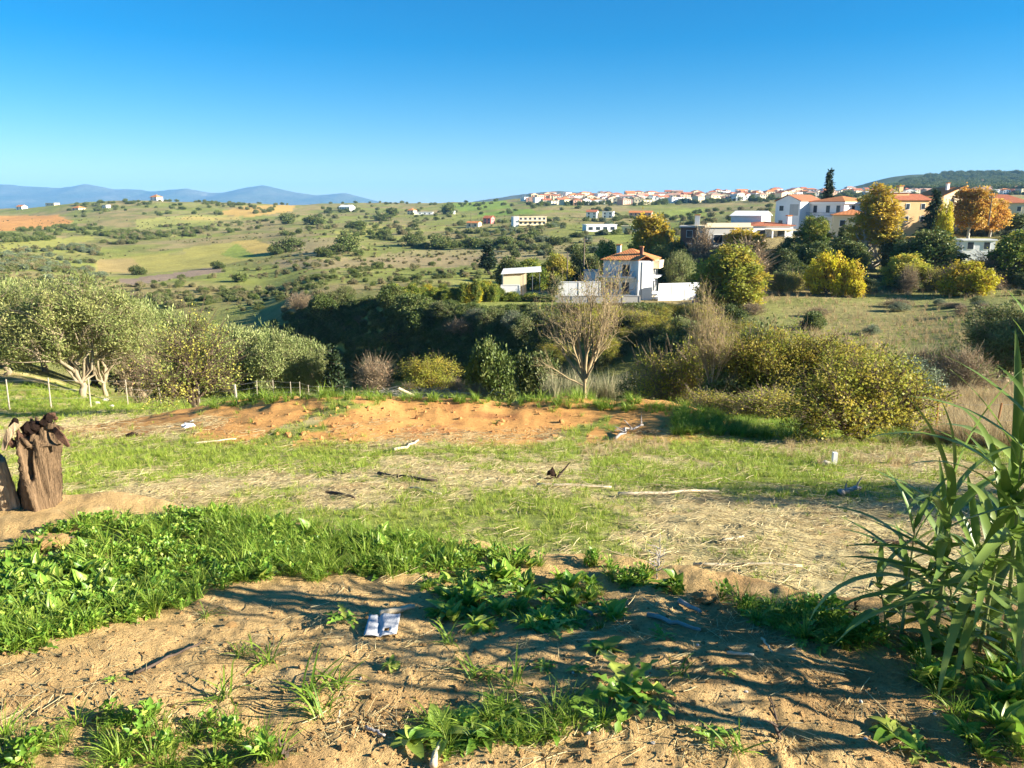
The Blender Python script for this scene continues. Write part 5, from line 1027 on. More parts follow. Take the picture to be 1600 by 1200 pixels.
# --- short grass over the field
def field_pts(n, y0, y1, dens):
    y = np.sqrt(rf.uniform(y0 ** 2, y1 ** 2, n)); x = y * rf.uniform(-.82, .82, n); return x, y
XX = []; YY_ = []; SS = []
for y0, y1, n, s in ((3.6, 6, 6000, .5), (6, 9, 9000, .65), (9, 14, 15000, .9), (14, 24, 20000, 1.35), (24, 44, 16000, 1.9)):
    x, y = field_pts(n, y0, y1, 0); g = field_green(x, y)
    sc = x / y; rc = np.interp(sc, [-.75, -.55, -.3, 0, .2, .45, .75], [4.75, 4.55, 4.1, 3.75, 3.45, 3.05, 3.0])
    hm = heapcol(x, y)
    k = (rf.random(n) < (g * .9 + .06) * (1 - hm * .96)) & (y > rc + .5) & (fbm(x * 4, y * 4, 2, 99) + rf.random(n) * .5 > .55)
    XX.append(x[k]); YY_.append(y[k]); SS.append(np.full(k.sum(), s) * rf.uniform(.55, 1.25, k.sum()))
fx, fy, fs = map(np.concatenate, (XX, YY_, SS))
scatter('field_grass', np.stack([fx, fy, H(fx, fy) - .004], 1), fs, GT, label='short green grass growing in patches over the field', tilt=.15)
# --- cut straw lying on the field
def straws(name, seed, n, L, sp):
    r = np.random.default_rng(seed); a = r.normal(size=n) * .7; d = np.stack([np.cos(a), np.sin(a), r.normal(size=n) * .08], 1); c = np.concatenate([r.normal(size=(n, 2)) * sp, .006 + r.random((n, 1)) * .012], 1)
    l = (L * (.4 + r.random(n)))[:, None]; V, Q = tubes(np.stack([c - d * l / 2, c + r.normal(size=(n, 3)) * .004, c + d * l / 2], 1), np.full((n, 3), .0022) * (.6 + r.random((n, 1))), 3)
    return mesh(name, V, Q, M_STRAW, False, {'tint': np.repeat(r.random((n, 3)), 9, 0)})
ST_ = [straws('straw_%d' % i, i, 12, .16, .13) for i in range(4)]
XX = []; YY_ = []; SS = []
for y0, y1, n, s in ((3.2, 8, 2700, .7), (8, 16, 4000, 1.0), (16, 30, 2600, 1.5)):
    x, y = field_pts(n, y0, y1, 0); k = (rf.random(n) < 1.05 - field_green(x, y) * .85) & (heapmask(x, y) < .4); sc = x / y
    rc = np.interp(sc, [-.75, -.55, -.3, 0, .2, .45, .75], [4.75, 4.55, 4.1, 3.75, 3.45, 3.05, 3.0]); k &= y > rc + .35
    XX.append(x[k]); YY_.append(y[k]); SS.append(np.full(k.sum(), s) * rf.uniform(.6, 1.3, k.sum()))
fx, fy, fs = map(np.concatenate, (XX, YY_, SS))
scatter('straw_litter', np.stack([fx, fy, H(fx, fy)], 1), fs, ST_, label='pale cut straw and stalks littering the field', rotz=rf.normal(size=len(fx)) * .9)
# --- green weeds along the crest of the bank
band = [(-60,890),(0,880),(60,840),(150,812),(330,802),(470,826),(620,846),(740,855),(880,868),(1000,897),(1075,925),(1010,930),(880,912),(770,885),(640,900),(540,908),(440,906),(360,920),(300,950),(160,985),(40,1022),(-60,1035)]
u, v = polysample(band, 2000, rf); W_ = Gnear(u, v)
cl = fbm(W_[:, 0] * 1.6, W_[:, 1] * 1.6, 3, 201)
left = W_[:, 0] / W_[:, 1]
ix = np.where(cl + rf.normal(size=len(W_)) * .12 > .58, rf.integers(0, 2, len(W_)), np.where(rf.random(len(W_)) < .55, rf.integers(2, 4, len(W_)), np.where(rf.random(len(W_)) < .4, 4, 5 + rf.integers(0, 3, len(W_)))))
gu_ = pix(W_[:, 0], W_[:, 1], W_[:, 2])[0]; kw = (rf.random(len(W_)) < np.where(gu_ < 430, .85, .5)) & (fbm(W_[:, 0] * 3.5, W_[:, 1] * 3.5, 2, 205) > np.where(gu_ < 430, .3, .38))
scatter('weed_band', W_[kw] - np.array([0, 0, .004]), np.where(ix[kw] > 4, rf.uniform(.3, .6, kw.sum()), rf.uniform(.34, .62, kw.sum())), WD + LG, idx=ix[kw], tilt=.2, label='lush band of broad-leaved weeds and long grass along the crest of the bank')
for poly, n, nm, kinds, lb, s in (([(320,812),(470,815),(620,842),(740,855),(700,880),(540,900),(440,903),(370,880)], 240, 'crest_grass', LG, 'long bright grass standing in the middle of the weed band', (.3, .55)),
        ([(-40,1165),(110,1125),(250,1112),(400,1140),(450,1210),(-40,1210)], 85, 'corner_grass', MG + [WD[2]], 'dense grass patch at the near foot of the bank', (.25, .7)),
        ([(640,1130),(760,1110),(900,1105),(950,1140),(860,1165),(680,1175)], 60, 'near_weeds', MG + [WD[4], WD[0]], 'mixed grass and leafy weeds low on the bank', (.35, .65)),
        ([(660,905),(760,895),(860,900),(1000,935),(940,985),(800,990),(700,975),(655,940)], 120, 'bank_weeds', [WD[0], WD[4], WD[4], MG[0], WD[1]], 'loose mat of leafy weeds in the middle of the bank', (.35, .62)),
        ([(1120,935),(1300,960),(1400,1010),(1300,1010),(1180,975)], 90, 'crest_weeds', [WD[2], WD[4], MG[1], MG[2]], 'low weeds along the crest left of the reeds', (.4, .8)),
        ([(1380,1010),(1600,1000),(1620,1200),(1540,1200),(1430,1060)], 50, 'reed_foot_weeds', [WD[0], WD[1], MG[1]], 'leafy weeds round the foot of the reeds', (.4, .7)),
        ([(0,600),(300,598),(460,605),(560,600),(560,622),(330,640),(0,645)], 700, 'fence_grass', LG + MG, 'rank grass along the wire fence', (.8, 1.6)),
        ([(480,605),(900,612),(1080,640),(1100,655),(880,640),(480,625)], 420, 'ravine_lip_grass', LG + MG, 'rank grass along the lip of the ravine', (.6, 1.3)),
        ([(1060,648),(1290,655),(1280,690),(1050,680)], 520, 'thicket_grass', LG, 'bright long grass in front of the thicket', (.7, 1.3)),
        ([(1430,605),(1640,590),(1700,700),(1560,705),(1430,690)], 2600, 'dry_grass_field', DG, 'tall dry brown grass beyond the right-hand fence', (.5, 1.05)),
        ([(1230,690),(1420,685),(1480,725),(1300,735),(1220,715)], 130, 'dry_grass_patch', DG, 'brown dry grass under the small fruit tree', (.18, .4)),
        ([(940,690),(1050,690),(1040,715),(900,715)], 90, 'dry_tufts', DG, 'grey dry tufts in front of the dead branch', (.15, .35))):
    u, v = polysample(poly, n, rf); W_ = Gnear(u, v)
    scatter(nm, W_ - np.array([0, 0, .004]), rf.uniform(*s, len(W_)), kinds, label=lb, tilt=.18)
u = rf.uniform(855, 1015, 150); cy = rf.uniform(38, 45, 150); cx = np.array([col_s(a, 600) * b for a, b in zip(u, cy)])
scatter('cane_thicket', np.stack([cx, cy, H(cx, cy)], 1), rf.uniform(.7, 1.2, 150), CN, label='dense thicket of pale canes behind the leafless tree')
u, v = polysample([(1150,455),(1620,440),(1640,560),(1400,562),(1150,560)], 4200, rf); W_ = Gmany(u, v); W_ = W_[~np.isnan(W_[:, 0])]; W_ = W_[W_[:, 1] > 50]
W_ = W_[fbm(W_[:, 0] * .12, W_[:, 1] * .12, 3, 401) + rf.random(len(W_)) * .3 > .55]
scatter('meadow_grass', W_, rf.uniform(.8, 1.7, len(W_)), LG[:2] + DG + [GT[1]], label='rough mixed grass on the meadow beyond the gully')
u, v = polysample([(-40,900),(360,930),(640,905),(900,920),(1100,940),(1300,970),(1640,1010),(1640,1200),(-40,1200)], 330, rf); W_ = Gnear(u, v)
scatter('bank_litter', W_, rf.uniform(.15, .5, len(W_)), ST_, label='bits of straw and stalk strewn over the bank')
# dark undergrowth added to deepen the shade on the ravine bank
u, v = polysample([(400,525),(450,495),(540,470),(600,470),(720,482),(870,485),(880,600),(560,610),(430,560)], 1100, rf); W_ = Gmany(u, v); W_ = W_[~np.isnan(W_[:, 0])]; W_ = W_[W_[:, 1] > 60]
scatter('ravine_shade_scrub', W_, rf.uniform(.5, 1.1, len(W_)), [PR['far_2'][1], PR['far_2'][1], PR['far_0'][1]], label='dark undergrowth added to deepen the shade of the ravine bank')
# --- crumbs of soil and pebbles on the bank
def lump(name, seed, mat, rough=.35, sub=1):
    import bmesh
    bm = bmesh.new(); bmesh.ops.create_icosphere(bm, subdivisions=sub, radius=.5); r = np.random.default_rng(seed)
    k = r.normal(size=(4, 3))
    for vv in bm.verts: vv.co = Vector(vv.co) * (1 + rough * math.sin(5 * vv.co.x * k[0][0] + k[1][0]) * .5 + rough * r.normal() * .35) * 1.0; vv.co.z *= .72
    me = bpy.data.meshes.new(name); bm.to_mesh(me); bm.free(); me.materials.append(mat); return me
M_SOIL = m_plain('soil_crumb', (.42,.26,.11), .95, .25, 40, .6, .1)
M_SOILR = m_plain('red_soil_clod', (.50,.25,.09), .95, .3, 20, .6, .1)
M_STONE = m_plain('pale_stone', (.55,.50,.42), .8, .15, 30, .3)
LU = [lump('crumb_%d' % i, i, M_SOIL) for i in range(4)]
u, v = polysample([(-40,900),(360,930),(640,905),(900,920),(1100,940),(1300,970),(1640,1010),(1640,1200),(-40,1200)], 6000, rf); W_ = Gnear(u, v)
scatter('soil_crumbs', W_, rf.lognormal(-5.0, .6, len(W_)).clip(.003, .06), LU, tilt=1.5, label='crumbs of dry soil scattered over the bank')
u, v = polysample([(330,690),(340,655),(520,630),(800,630),(920,650),(1050,660),(1050,685),(900,688),(700,688),(480,700)], 450, rf); W_ = Gnear(u, v)
scatter('heap_clods', W_, rf.lognormal(-3.3, .6, len(W_)).clip(.012, .16), [lump('clod_%d' % i, 20 + i, M_SOILR) for i in range(3)], tilt=1.5, label='clods of red soil lying on the dug heaps')
# --- single weeds on the bare soil: each leaf its own piece
LFM = {'ovate': [leafmesh('ovate_leaf_%d' % i, M_WEED, .14, .062, .5 + .25 * i, .2, 6, 'ovate', i, .03) for i in range(3)], 'lobed': [leafmesh('lobed_leaf_%d' % i, M_WEED, .17, .06, .6 + .25 * i, .25, 9, 'lobed', 5 + i, .03) for i in range(3)]}
def weed(u, v, s, n, shape, label, cat='weed', lift=.5):
    p = g1(u, v); e = empty('weed_plant', p, label, cat)
    for i in range(n):
        a = i / n * 6.28 + random.uniform(-.3, .3); m = LFM[shape][random.randrange(3)]
        obj('leaf', m, e, (0, 0, .005), (random.gauss(0, .25), -lift * random.uniform(.3, 1.5), a), s * .78 * random.uniform(.6, 1.2))
    return e
for u, v, s, n, sh, lb in ((975,1095,1.35,13,'lobed','biggest dark leafy weed, low on the bank beside mixed grass'), (1010,1120,1.0,9,'lobed','dark weed touching the biggest leafy weed'), (612,1042,.55,8,'ovate','small weed alone on bare soil below the paper scrap'), (540,975,.75,10,'lobed','spreading weed just left of the paper scrap'),
        (700,960,.9,11,'ovate','bright round-leaved weed right of the pale stick'), (745,985,.8,10,'ovate','round-leaved weed at the lower edge of the weed mat'), (945,1020,.85,11,'ovate','glossy weed right of the weed mat'), (865,990,.8,10,'lobed','jagged-leaved weed in the weed mat'), (690,1150,1.1,9,'ovate','broad-leaved weed at the near edge of the mixed grass'), (640,1160,.9,7,'ovate','broad-leaved weed left of the near mixed grass'),
        (1110,1165,.7,9,'lobed','bluish jagged weed in the dappled shade'), (1395,1145,.9,10,'ovate','weed in dappled shade near the reeds'), (1440,1170,.7,8,'lobed','small jagged weed near the reed foot'), (1345,1000,.9,9,'ovate','pale-leaved weed on the crest left of the reeds'), (905,1060,.5,8,'ovate','tiny weed above the biggest leafy weed'), (765,1060,.5,8,'lobed','tiny jagged weed in the middle of the bare soil'), (850,1050,.55,9,'lobed','small jagged weed right of the tiny one'),
        (180,1065,.4,7,'lobed','tiny flat weed alone on the smooth soil'), (1130,1055,.45,7,'lobed','tiny weed beside the standing twig'), (1190,975,.7,9,'ovate','weed on the crest above the dappled soil'), (1035,1000,.6,8,'lobed','small weed between two sticks')):
    weed(u, v, s, n, sh, lb)
MGB = [(('blade'), leafmesh('grass_leaf_%d' % i, M_GR, .16, .008, .7 + .4 * i, .1, 5, 'blade', 40 + i)) for i in range(3)]
for u, v, s, lb in ((415,1030,1.0,'grass tuft alone on the smooth bare soil'), (485,1090,1.2,'large grass tuft in the middle of the bare soil'), (530,1075,.9,'grass tuft right of the large one'), (500,1120,.9,'grass tuft below the large one with a dry stalk'), (325,965,.6,'tiny grass tuft under the weed band'), (350,1095,.9,'thin grass tuft above the corner grass'), (700,1010,.8,'thin grass tuft below the weed mat'), (740,1060,.8,'sparse grass tuft on bare soil'), (800,1080,.9,'grass tuft above the mixed grass'), (380,1020,.7,'short grass tuft left of the lone tuft'), (1060,1060,.6,'thin grass beside the dappled shade'), (1150,1185,.7,'thin grass tuft at the near edge in shade')):
    p = g1(u, v); e = empty('grass_tuft', p, lb, 'grass tuft')
    for i in range(22): obj('blade', MGB[i % 3][1], e, (random.gauss(0, .015), random.gauss(0, .015), 0), (random.gauss(0, .3), -random.uniform(.5, 1.45), random.random() * 6.28), s * random.uniform(.5, 1.1))
# --- giant reeds
RL = [leafmesh('reed_leaf_%d' % i, M_REED, 1.0, .06, a, .18, 9, 'blade', 60 + i, .02) for i, a in enumerate((.5, .9, 1.3, 1.8, 2.2))]
def reed(p, hgt, nleaf, leafL, label, lean=(0, 0), low=.12, group=None, spread=1.0, seed=0, stiff=0, face=None):
    r = np.random.default_rng(seed); e = empty('giant_reed', p, label, 'reed', group)
    t = np.linspace(0, 1, 9); pts_ = np.stack([lean[0] * t ** 1.6, lean[1] * t ** 1.6, hgt * t - .05 * (1 - t)], 1); rad = .011 * (1 - .75 * t) * (hgt ** .4); rad[::2] *= 1.08
    V, Q = tubes(pts_[None], rad[None], 7); obj('stem', mesh('stem', V, Q, M_STEM, True), e)
    a = r.random() * 6.28
    nleaf = int(nleaf * 1.45)
    for i in range(nleaf):
        f = low + (1 - low) * (i / max(1, nleaf - 1)) ** .9; a += 3.14 + r.normal() * .5
        if face is not None and r.random() < .6: a = face + r.normal() * .6
        k = f * 8; j = min(7, int(k)); q = pts_[j] * (1 - k + j) + pts_[j + 1] * (k - j)
        L = leafL * r.uniform(.65, 1.15) * (.65 + .6 * math.sin(math.pi * min(f, .85))); up = (.55 + .75 * f ** 2) * r.uniform(.7, 1.2)
        m = RL[min(4, max(0, int(r.normal(1.7 - stiff * 1.5 - (f > .85) * 1.6, 1.0))))]
        obj('leaf', m, e, q, (r.normal() * .25, -min(up, 1.45), a), (L, L * .5 + .36, L))
    return e
for i, (u, v, vt, n, L, ln, lb) in enumerate(((1588, 1075, 640, 12, .62, (.06, 0), 'tallest reed with stiff upright top leaves'), (1462, 1000, 735, 9, .5, (-.02, 0), 'reed with a broad arching leaf left of the dense clump'), (1408, 995, 830, 9, .34, (0, 0), 'short reed with drooping pale tip at the clump edge'), (1440, 1002, 800, 9, .42, (.03, 0), 'slim reed between the short reed and the dense clump'),
        (1500, 1012, 780, 11, .48, (.08, 0), 'leafy reed at the left of the dense clump'), (1530, 1020, 750, 12, .52, (.05, .03), 'leafy reed in the middle of the dense clump'), (1565, 1030, 700, 12, .56, (-.05, 0), 'tall leafy reed beside the tallest reed'), (1385, 985, 905, 7, .26, (-.06, 0), 'smallest reed shoot leaning left of the clump'), (1490, 1000, 880, 8, .4, (-.06, .02), 'low reed shoot in front of the dense clump'), (1545, 1005, 850, 9, .45, (-.1, 0), 'low reed leaning out of the dense clump'), (1610, 1040, 660, 13, .6, (-.06, 0), 'leafy reed right of the tallest reed'))):
    p = g1(u, v); dep = p.y * CT - (p.z - EYE) * ST; h_ = (v - vt) / F * dep * 1.06
    reed(p, h_, n, L, lb, ln, seed=100 + i, face=3.3 if i in (1,) else None, stiff=1 if i == 0 else 0)
for i in range(6):      # the stand goes on to the right, out of the picture: its shade dapples the bank
    x = rf.uniform(2.2, 5.2); y = rf.uniform(1.2, 2.9)
    if x / y < .82: x = y * .82 + rf.uniform(.1, 1)
    reed(Vector((x, y, gz(x, y))), rf.uniform(.7, 1.35), 10, .5, 'reed of the stand that goes on to the right of the bank', (rf.normal() * .15, rf.normal() * .1), group='reeds right of the bank', seed=200 + i)
e = plant('bare_tree', PR['bare'], Vector((5.6, 1.55, gz(5.6, 1.55))), 'leafless tree to the right of the reeds whose shadow falls on the bank', 'tree', s=.42, rz=1.2)
e = plant('fruit_tree', PR['pear'], Vector((7.8, 6.2, gz(7.8, 6.2))), 'fruit tree to the right of the field whose shadow falls on the straw', 'tree', s=1.0, rz=1.2)
# ------------------------------------------------------------------ stump, fences, sticks, litter
M_STUMP = m_bark('stump_bark', (.05,.033,.02), (.29,.19,.105), 34, .07, 1.0, .04)
M_STUMPL = m_bark('weathered_wood_pale', (.22,.145,.08), (.58,.44,.27), 34, .10, .9, .03)
M_ROT = m_plain('rotten_wood', (.05,.03,.022), .95, .5, 30, 1.0, .1)
M_REDW = m_plain('red_bark', (.13,.07,.045), .9, .3, 25, .6, .1)
def stump_mesh(name, mat, base, top, r0, r1, seed, squash=.8, na=72, nh=44, twist=1.1, ragged=.05, cap=True):
    r = np.random.default_rng(seed); t = np.linspace(0, 1, nh)[:, None]; a = np.linspace(0, 2*np.pi, na, endpoint=False)[None]
    base = np.array(base, float); top = np.array(top, float)
    aa = a + twist * t
    rad = (r0 * (1 - t) + r1 * t) * (1 + .16 * np.cos(2 * aa + 1) + .10 * np.cos(3 * aa + seed) + .05 * np.cos(7 * aa)) * (1 + .25 * np.exp(-t * 7))
    groove = fbm((np.cos(aa) * 7 + 20), (np.sin(aa) * 7 + t * 1.2 + 9), 3, seed); rad = rad * (.80 + .42 * groove)
    fine = fbm(np.cos(aa) * 16 + 40, np.sin(aa) * 16 + t * 2.0, 2, seed + 3); rad = rad * (.94 + .13 * fine)
    gash = np.exp(-((((a - 4.75 + .55 * (t - .7)) + np.pi) % (2*np.pi) - np.pi) / .10) ** 2) * sst(.5, .62, t) * (1 - sst(.9, .97, t)); rad = rad * (1 - .6 * gash)
    rag = ragged * (fbm(np.cos(a) * 4 + 3, np.sin(a) * 4, 3, seed + 5) - .5) * 2
    z = base[2] + (top[2] - base[2]) * t + rag * sst(.6, 1, t)
    x = base[0] + (top[0] - base[0]) * t ** 1.3 + rad * np.cos(a); y = base[1] + (top[1] - base[1]) * t + rad * np.sin(a) * squash
    V = np.stack([x, y, z], -1).reshape(-1, 3); i = np.arange(nh * na).reshape(nh, na)
    Q = np.stack([i[:-1], np.roll(i[:-1], -1, 1), np.roll(i[1:], -1, 1), i[1:]], -1).reshape(-1, 4)
    rings = [V]; n = len(V); last = i[-1]
    top_ring = V[last]; cen = top_ring.mean(0)
    for k, (f, dz) in enumerate(((.8, -.02), (.45, -.06), (.08, -.07))):
        ring = cen + (top_ring - cen) * f; ring[:, 2] += dz + (fbm(ring[:, 0] * 30, ring[:, 1] * 30, 2, seed) - .5) * .05; rings.append(ring)
        nw = np.arange(na) + n; Q = np.vstack([Q, np.stack([last, np.roll(last, -1), np.roll(nw, -1), nw], -1)]); last = nw; n += na
    return mesh(name, np.vstack(rings), Q, mat, True)
sp = g1(58, 787); k_ = (sp.y * CT - (sp.z - EYE) * ST) / F        # metres per pixel there
e = empty('tree_stump', sp, 'weathered grey-brown split tree stump with ragged rotten top on the bank crest', 'stump')
px = lambda u, v: ((u - 58) * k_, 0, (787 - v) * k_ * 1.04)
obj('trunk', stump_mesh('trunk', M_STUMP, (-.01, 0, -.12), (.075, .02, .44), .112, .118, 3, .85, ragged=.05), e)
obj('crown_piece', stump_mesh('crown_piece', M_STUMP, (.072, .02, .40), (.09, .02, .515), .108, .07, 5, .8, 60, 18, .2, .09), e)
obj('side_stump', stump_mesh('side_stump', M_STUMPL, (-.165, -.03, -.12), (-.215, -.03, .315), .075, .085, 7, .8, 60, 30, .3, .03), e)
def strip(name, pts_, w, th, mat, par, seed=0):
    r = np.random.default_rng(seed); P_ = np.array(pts_, float); n = len(P_); T_ = unit(np.gradient(P_, axis=0)); s_ = unit(np.cross(T_, np.array([0, 1., .1]))); up = np.cross(s_, T_)
    ww = np.array(w if not np.isscalar(w) else [w] * n)[:, None]; o = r.normal(size=(n, 4, 3)) * th * .25
    c = np.stack([P_ - s_*ww - up*th, P_ + s_*ww - up*th, P_ + s_*ww*.8 + up*th, P_ - s_*ww*.8 + up*th], 1) + o
    V = c.reshape(-1, 3); i = np.arange(n * 4).reshape(n, 4); Q = np.stack([i[:-1], np.roll(i[:-1], -1, 1), np.roll(i[1:], -1, 1), i[1:]], -1).reshape(-1, 4)
    V = np.vstack([V, P_[:1], P_[-1:]]); Fq = [list(q) for q in Q] + [[i[0][(j+1)%4], i[0][j], n*4] for j in range(4)] + [[i[-1][j], i[-1][(j+1)%4], n*4+1] for j in range(4)]
    return obj(name, mesh(name, V, Fq, mat, False), par)
X = lambda u, v, y=0: ((u - 58) * k_, y, (787 - v) * k_ * 1.04)
strip('bark_strip', [X(106,662,-.03), X(113,668,-.05), X(121,676,-.06), X(128,690,-.05)], [.012,.02,.02,.008], .007, M_REDW, e, 1)
strip('bark_strip', [X(58,655,-.07), X(51,664,-.09), X(44,678,-.1), X(37,692,-.1)], [.018,.02,.016,.012], .012, M_STUMPL, e, 2)
strip('bark_strip', [X(88,657,-.02), X(100,660,-.04), X(112,663,-.03), X(120,666,-.02)], [.012,.016,.012,.006], .008, M_STUMP, e, 3)
LR = lump('rot', 5, M_ROT, .5, 2); LRR = lump('rot2', 6, M_REDW, .6, 2)
for (u, v, y, s, m) in ((98,652,-.02,.07,LR), (102,645,-.01,.035,LRR), (94,657,-.03,.06,LR), (82,662,-.03,.09,LR), (70,667,-.05,.1,LR), (52,654,-.05,.05,LR), (48,660,-.06,.05,LR), (60,672,-.08,.07,LRR), (50,682,-.09,.05,LRR), (66,682,-.08,.05,LR), (105,650,0,.03,LRR)):
    obj('rotten_wood', m, e, X(u, v, y), (random.random()*3, random.random()*3, random.random()*3), (s, s * .8, s * random.uniform(.8, 1.4)))
# --- wire fences
M_POST = m_plain('pale_post', (.42,.36,.27), .85, .2, 14, .3); M_WIRE = m_plain('wire', (.40,.40,.40), .5, .1, 5, 0, .5, metallic=.6); M_POSTO = m_plain('orange_post', (.50,.24,.09), .8, .2, 10, .2)
def fence(label, posts, mat, wires, name='wire_fence', rw=.003, rp=.032):
    """posts: (u, v_base, v_top)"""
    B = []; Tp = []
    for u, vb, vt, Y in posts:
        p = P(u, Y) if Y else g1(u, vb); z = p.z; dep = p.y * CT - (z - EYE) * ST; h_ = (vb - vt) / F * dep * 1.04; B.append(p); Tp.append(Vector((p.x + random.gauss(0, .04), p.y, p.z + h_)))
    e = empty(name, B[0], label, 'fence')
    for b, t_ in zip(B, Tp):
        o_ = np.array([b - B[0], t_ - B[0]]); pts_ = np.stack([o_[0] - np.array([0, 0, .2]), o_[0] * .5 + o_[1] * .5, o_[1]]); V, Q = tubes(pts_[None], np.array([[rp, rp * .95, rp * .85]]), 7)
        n = len(V); V = np.vstack([V, pts_[-1:]]); Fq = [list(q) for q in Q] + [[n - 7 + j, n - 7 + (j + 1) % 7, n] for j in range(7)]
        obj('post', mesh('post', V, Fq, mat, False), e)
    for f in wires:
        pts_ = []
        for j in range(len(B)):
            q = np.array(B[j].lerp(Tp[j], f) - B[0]); pts_.append(q)
            if j < len(B) - 1: q2 = np.array(B[j + 1].lerp(Tp[j + 1], f) - B[0]); pts_.append((q + q2) / 2 - np.array([0, 0, .03]))
        V, Q = tubes(np.array(pts_)[None], np.full((1, len(pts_)), rw), 4); obj('wire', mesh('wire', V, Q, M_WIRE, True), e)
    return e
fence('pale wooden post and wire fence running along the olive trees', [(-60,645,598,0),(15,641,594,0),(80,639,592,0),(142,637,593,0),(200,633,594,0),(252,633,599,0),(312,631,600,0),(370,630,602,0),(402,628,599,50),(428,627,598,52),(455,625,600,53.5),(469,624,599,55),(483,622,602,56),(498,620,602,57),(538,614,592,59),(550,613,592,60)], M_POST, (.35, .65, .95))
fence('rusty thin posts and wire at the edge of the dry grass', [(1462,690,626,0),(1553,690,630,0),(1660,690,625,0)], M_POSTO, (.55, .95), rp=.022, rw=.003)
# --- sticks, stalks and branches
M_STICKP = m_plain('pale_stick', (.58,.48,.32), .8, .2, 20, .2); M_STICKG = m_plain('grey_stick', (.36,.32,.28), .8, .25, 20, .3); M_STICKD = m_plain('dark_stick', (.10,.07,.05), .9, .3, 20, .3)
def stick(u0, v0, u1, v1, rad, mat, label, wob=.02, lift=.01, name='stick', side=0):
    a = g1(u0, v0); b = g1(u1, v1); n = 8; r = np.random.default_rng(int(u0 * 7 + v0)); t = np.linspace(0, 1, n)[:, None]
    pts_ = np.array(a) * (1 - t) + np.array(b) * t; pts_ += r.normal(size=(n, 3)) * wob * (b - a).length * np.array([1, 1, .2]); pts_[:, 2] = np.maximum(pts_[:, 2], H(pts_[:, 0], pts_[:, 1]) ) + rad + lift * .3
    e = empty(name, a, label, 'stick'); q = pts_ - np.array(a)
    V, Q = tubes(q[None], (rad * np.linspace(1, .6, n))[None], 6); nn = len(V); V = np.vstack([V, q[:1], q[-1:]]); Fq = [list(x) for x in Q] + [[(j + 1) % 6, j, nn] for j in range(6)] + [[nn - 6 + j, nn - 6 + (j + 1) % 6, nn + 1] for j in range(6)]
    obj('shaft', mesh('shaft', V, Fq, mat, True), e)
    for k in range(side):
        s0 = q[2 + k % 5]; d = unit(r.normal(size=3) + np.array([0, 0, .8])); l = (b - a).length * .18; tp = np.stack([s0, s0 + d * l * .5, s0 + d * l + r.normal(size=3) * l * .1])
        V, Q = tubes(tp[None], np.array([[rad * .5, rad * .35, rad * .15]]), 4); obj('twig', mesh('twig', V, Q, mat, True), e)
for a in ((592,969,648,957,.016,M_STICKP,'pale bleached stick behind the paper scrap'), (884,940,924,966,.011,M_STICKG,'grey split stick right of the weed mat'), (1015,967,1095,992,.011,M_STICKG,'long grey cane in the shade on the crest'), (1062,945,1095,962,.012,M_STICKG,'short pale cane on the crest by the soil lump'), (1136,1028,1178,1033,.007,M_STICKP,'thin pale cane in the dappled shade'), (1190,1002,1206,1026,.005,M_STICKP,'small pale twig in the dappled shade'),
          (215,1058,320,1002,.006,M_STICKD,'thin dark twig lying on the smooth soil'), (10,885,115,845,.010,M_STICKD,'dark root running below the soil lump'), (572,1138,602,1152,.006,M_STICKG,'short grey cane left of the near weeds'), (676,1200,688,1160,.012,M_STICKP,'pale stalk standing by the near weeds'), (835,760,955,764,.02,M_STICKP,'long pale stalk beside the black branch stub'), (590,744,680,756,.025,M_STICKD,'long dark stalk lying across the straw'), (510,772,555,782,.02,M_STICKD,'curved dark stick on the straw'), (505,738,545,745,.015,M_STICKD,'short dark stick on the straw'),
          (620,708,655,691,.03,M_STICKP,'pale stalk at the foot of the red heap'), (970,777,1125,770,.02,M_STICKP,'long pale stalk lying on the green patch'), (1085,884,1250,886,.012,M_STICKP,'long bent stalk in front of the crest weeds'), (1130,850,1162,843,.014,M_STICKP,'short bright stalk on the straw'), (640,765,690,775,.012,M_STICKP,'thin pale stalk across the straw'), (1360,850,1440,852,.018,M_STICKD,'dark stick left of the reeds'), (300,695,370,688,.02,M_STICKP,'thin pale stalk by the white litter')):
    stick(*a)
stick(965, 688, 1004, 666, .03, M_STICKG, 'forked grey dead branch lying on the red heap', .05, .05, 'dead_branch', 6)
stick(1320, 777, 1345, 768, .03, M_STICKG, 'broken grey branch in the shaded part of the field', .08, .02, 'dead_branch', 5)
def standing(u, v, du, h_px, rad, mat, label, n=9, name='twig', side=4):
    p = g1(u, v); k = (p.y * CT - (p.z - EYE) * ST) / F; r = np.random.default_rng(int(u)); t = np.linspace(0, 1, n)[:, None]
    q = np.concatenate([t * du * k + r.normal(size=(n, 1)) * .06 * h_px * k * .3, r.normal(size=(n, 1)) * .01, t * h_px * k - .02], 1); e = empty(name, p, label, 'twig')
    V, Q = tubes(q[None], (rad * np.linspace(1, .35, n))[None], 5); obj('shaft', mesh('shaft', V, Q, mat, True), e)
    for j in range(side):
        s0 = q[2 + j % (n - 3)]; d = unit(np.array([r.normal(), r.normal() * .5, .9])); l = h_px * k * .35; V, Q = tubes(np.stack([s0, s0 + d * l * .5, s0 + d * l + r.normal(size=3) * l * .1])[None], np.array([[rad * .6, rad * .4, rad * .2]]), 4); obj('shoot', mesh('shoot', V, Q, mat, True), e)
standing(1222, 1162, -28, 85, .006, M_STICKD, 'dark crooked twig standing in the dappled soil'); standing(525, 1130, 8, 40, .006, M_STICKP, 'pale dry stalk standing in a grass tuft', side=0); standing(450, 1195, -12, 45, .008, M_STICKD, 'short dark twig at the edge of the corner grass', side=2)
